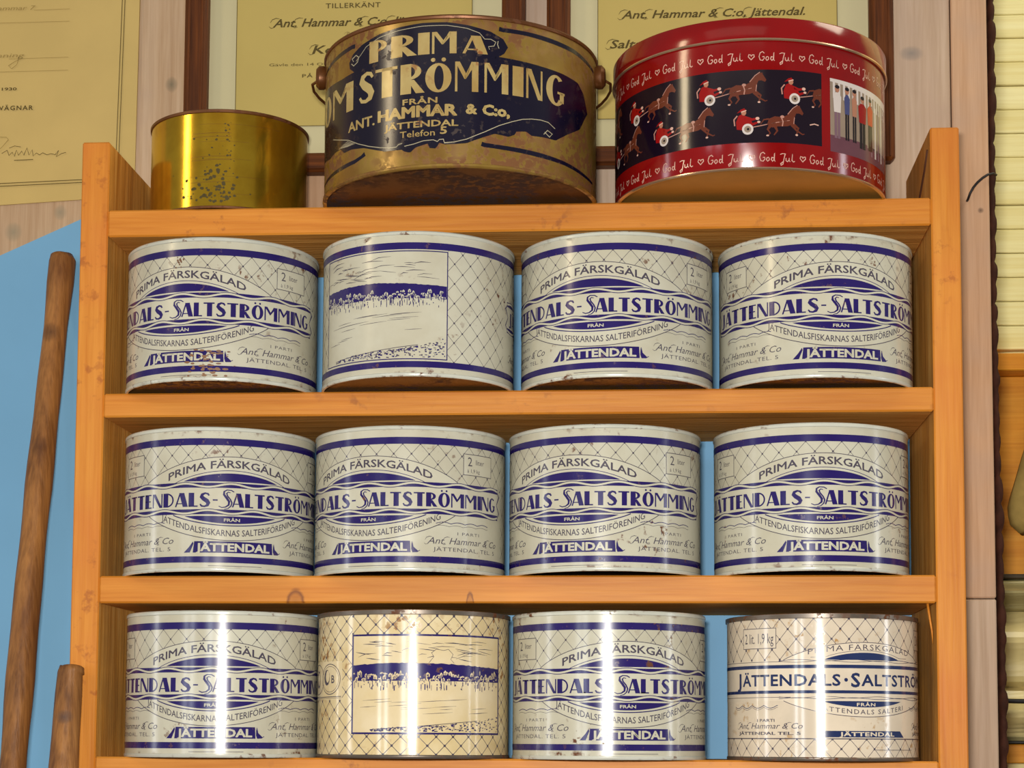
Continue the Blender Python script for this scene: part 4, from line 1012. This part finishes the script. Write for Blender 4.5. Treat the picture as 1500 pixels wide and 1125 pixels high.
# small photograph: people standing under a pale fence-like roof
pr.add(rect(31.6 * D, 18.6, 76 * D, 32), P_GROUND, 2)
for k in range(16): pr.add(rect((33 + k * 2.7) * D, 62, (34.2 + k * 2.7) * D, 76), P_WHITE, 2)
pr.add([[(31.6 * D, 77.6), (31.6 * D, 75), (76 * D, 71), (76 * D, 77.6)]], P_WHITE, 3)
pr.add(rect(54 * D, 30, 76 * D, 64), P_ORANGE if False else P_GREY, 2)
for k in range(5): pr.add(rect((57 + k * 3.6) * D, 24, (58.4 + k * 3.6) * D, 66), P_WHITE if k % 2 else P_LAV, 3)
def person(c, topm, legm, w_, h_=1.0, base=30):
    x = c * D; T = base + 22 * h_
    pr.add(rect(x - w_ * .36, base, x - .3, T), legm, 4).add(rect(x + .3, base, x + w_ * .36, T), legm, 4)
    pr.add([[(x - w_ * .42, T - 1), (x + w_ * .42, T - 1), (x + w_ * .52, T + 12), (x + w_ * .2, T + 15), (x - w_ * .2, T + 15), (x - w_ * .52, T + 12)]], topm, 5)
    pr.add(disc(x, T + 18, 2.4, 3.0, 10), P_SKIN, 5).add(disc(x, T + 19.6, 2.5, 1.6, 8), P_BLACK, 6)
person(35.2, P_WHITE, P_LAV, 8); person(40.6, P_BLUE, P_BLACK, 6); person(45.0, P_SKIN, P_BLACK, 6); person(50.4, red_print, P_BLACK, 11, 1.0, 27); person(56.5, P_ORANGE, P_BLACK, 9, 1.0, 28)
# handwritten greeting with hearts, round the top and the bottom
def handwriting(x, v, k):
    L_ = [[(2.9, 4.3), (2.0, 5.2), (.8, 4.6), (.2, 2.6), (.8, .8), (2.0, .6), (2.9, 1.8), (2.7, 2.6), (1.8, 2.5)],
          [(4.6, 2.6), (3.9, 2.4), (3.6, 1.4), (4.2, .6), (5.0, 1.2), (5.0, 2.2), (4.6, 2.6)],
          [(7.3, 2.4), (6.4, 2.6), (6.0, 1.4), (6.7, .6), (7.4, 1.4), (7.7, 4.8), (7.6, 1.2), (8.0, .5)],
          [(10.6, 4.2), (11.8, 4.7), (13.2, 4.6), (12.6, 2.4), (12.0, -.8), (11.0, -1.4), (10.8, -.6), (12.2, .6)],
          [(13.6, 2.5), (13.6, 1.0), (14.4, .6), (15.1, 1.4), (15.2, 2.6), (15.2, 1.2), (15.8, .6)],
          [(16.6, 1.0), (17.0, 4.8), (16.8, 1.2), (17.4, .6), (18.2, 1.0)],
          [(22.4, 1.0), (21.0, 2.6), (21.3, 3.7), (22.2, 3.5), (22.5, 2.8), (22.9, 3.5), (23.8, 3.6), (24.0, 2.6), (22.4, 1.0)]]
    return [q for l_ in L_ for q in ribbon([(x + a * k, v + b * k) for a, b in l_], .62)]
per = 20.7 * D; k = per / 26.2
for i in range(-5, 6):
    x = (-19.6 + 20.7 * i) * D
    if abs(x + 10) > 98 * D: continue
    pr.add(handwriting(x, 86.0, k * 1.0), script_w, 2).add(handwriting(x, 5.4, k * 1.0), script_w, 2)
pr.build('picture_print', rt, 112, eps=.05)

# ------------------------------------------------------------------ weathered poles
def pole(name, pts, rad, seed, lab):
    r = random.Random(seed); n = 90; P_ = []; Rd = []
    a, b = Vector(pts[0]), Vector(pts[1])
    for i in range(n + 1):
        t = i / n; p = a.lerp(b, t)
        P_.append((p.x + .0016 * math.sin(t * 17 + seed), p.y, p.z))
        q = rad[0] + (rad[1] - rad[0]) * min(1, t * 3)
        Rd.append(q * (1 + .04 * math.sin(t * 60 + seed) + .03 * math.sin(t * 131) + .03 * math.sin(t * 37 + seed) + r.uniform(-.015, .015)))
    # rounded end
    cap = []
    d = (a - b).normalized()
    for s_, f in ((1.0, .18), (.96, .50), (.86, .74), (.68, .88), (.42, .97)): cap.append((tuple(a + d * rad[0] * .62 * s_), rad[0] * f))
    P_ = [c[0] for c in cap] + P_; Rd = [c[1] for c in cap] + Rd
    o = tube(name, P_, Rd, pole_wood, None, 22)
    tag(o, lab, 'pole'); return o
pole('wooden_pole', ((-.5405, .1375, 1.9395), (-.5440, -.24, .012)), (.0112, .0122), 2, 'long weathered brown wooden pole leaning on the blue panel')
pole('wooden_pole', ((-.4738, -.0140, 1.5560), (-.4725, -.30, .014)), (.0108, .0132), 5, 'shorter weathered pole leaning on the left front edge of the shelf unit')
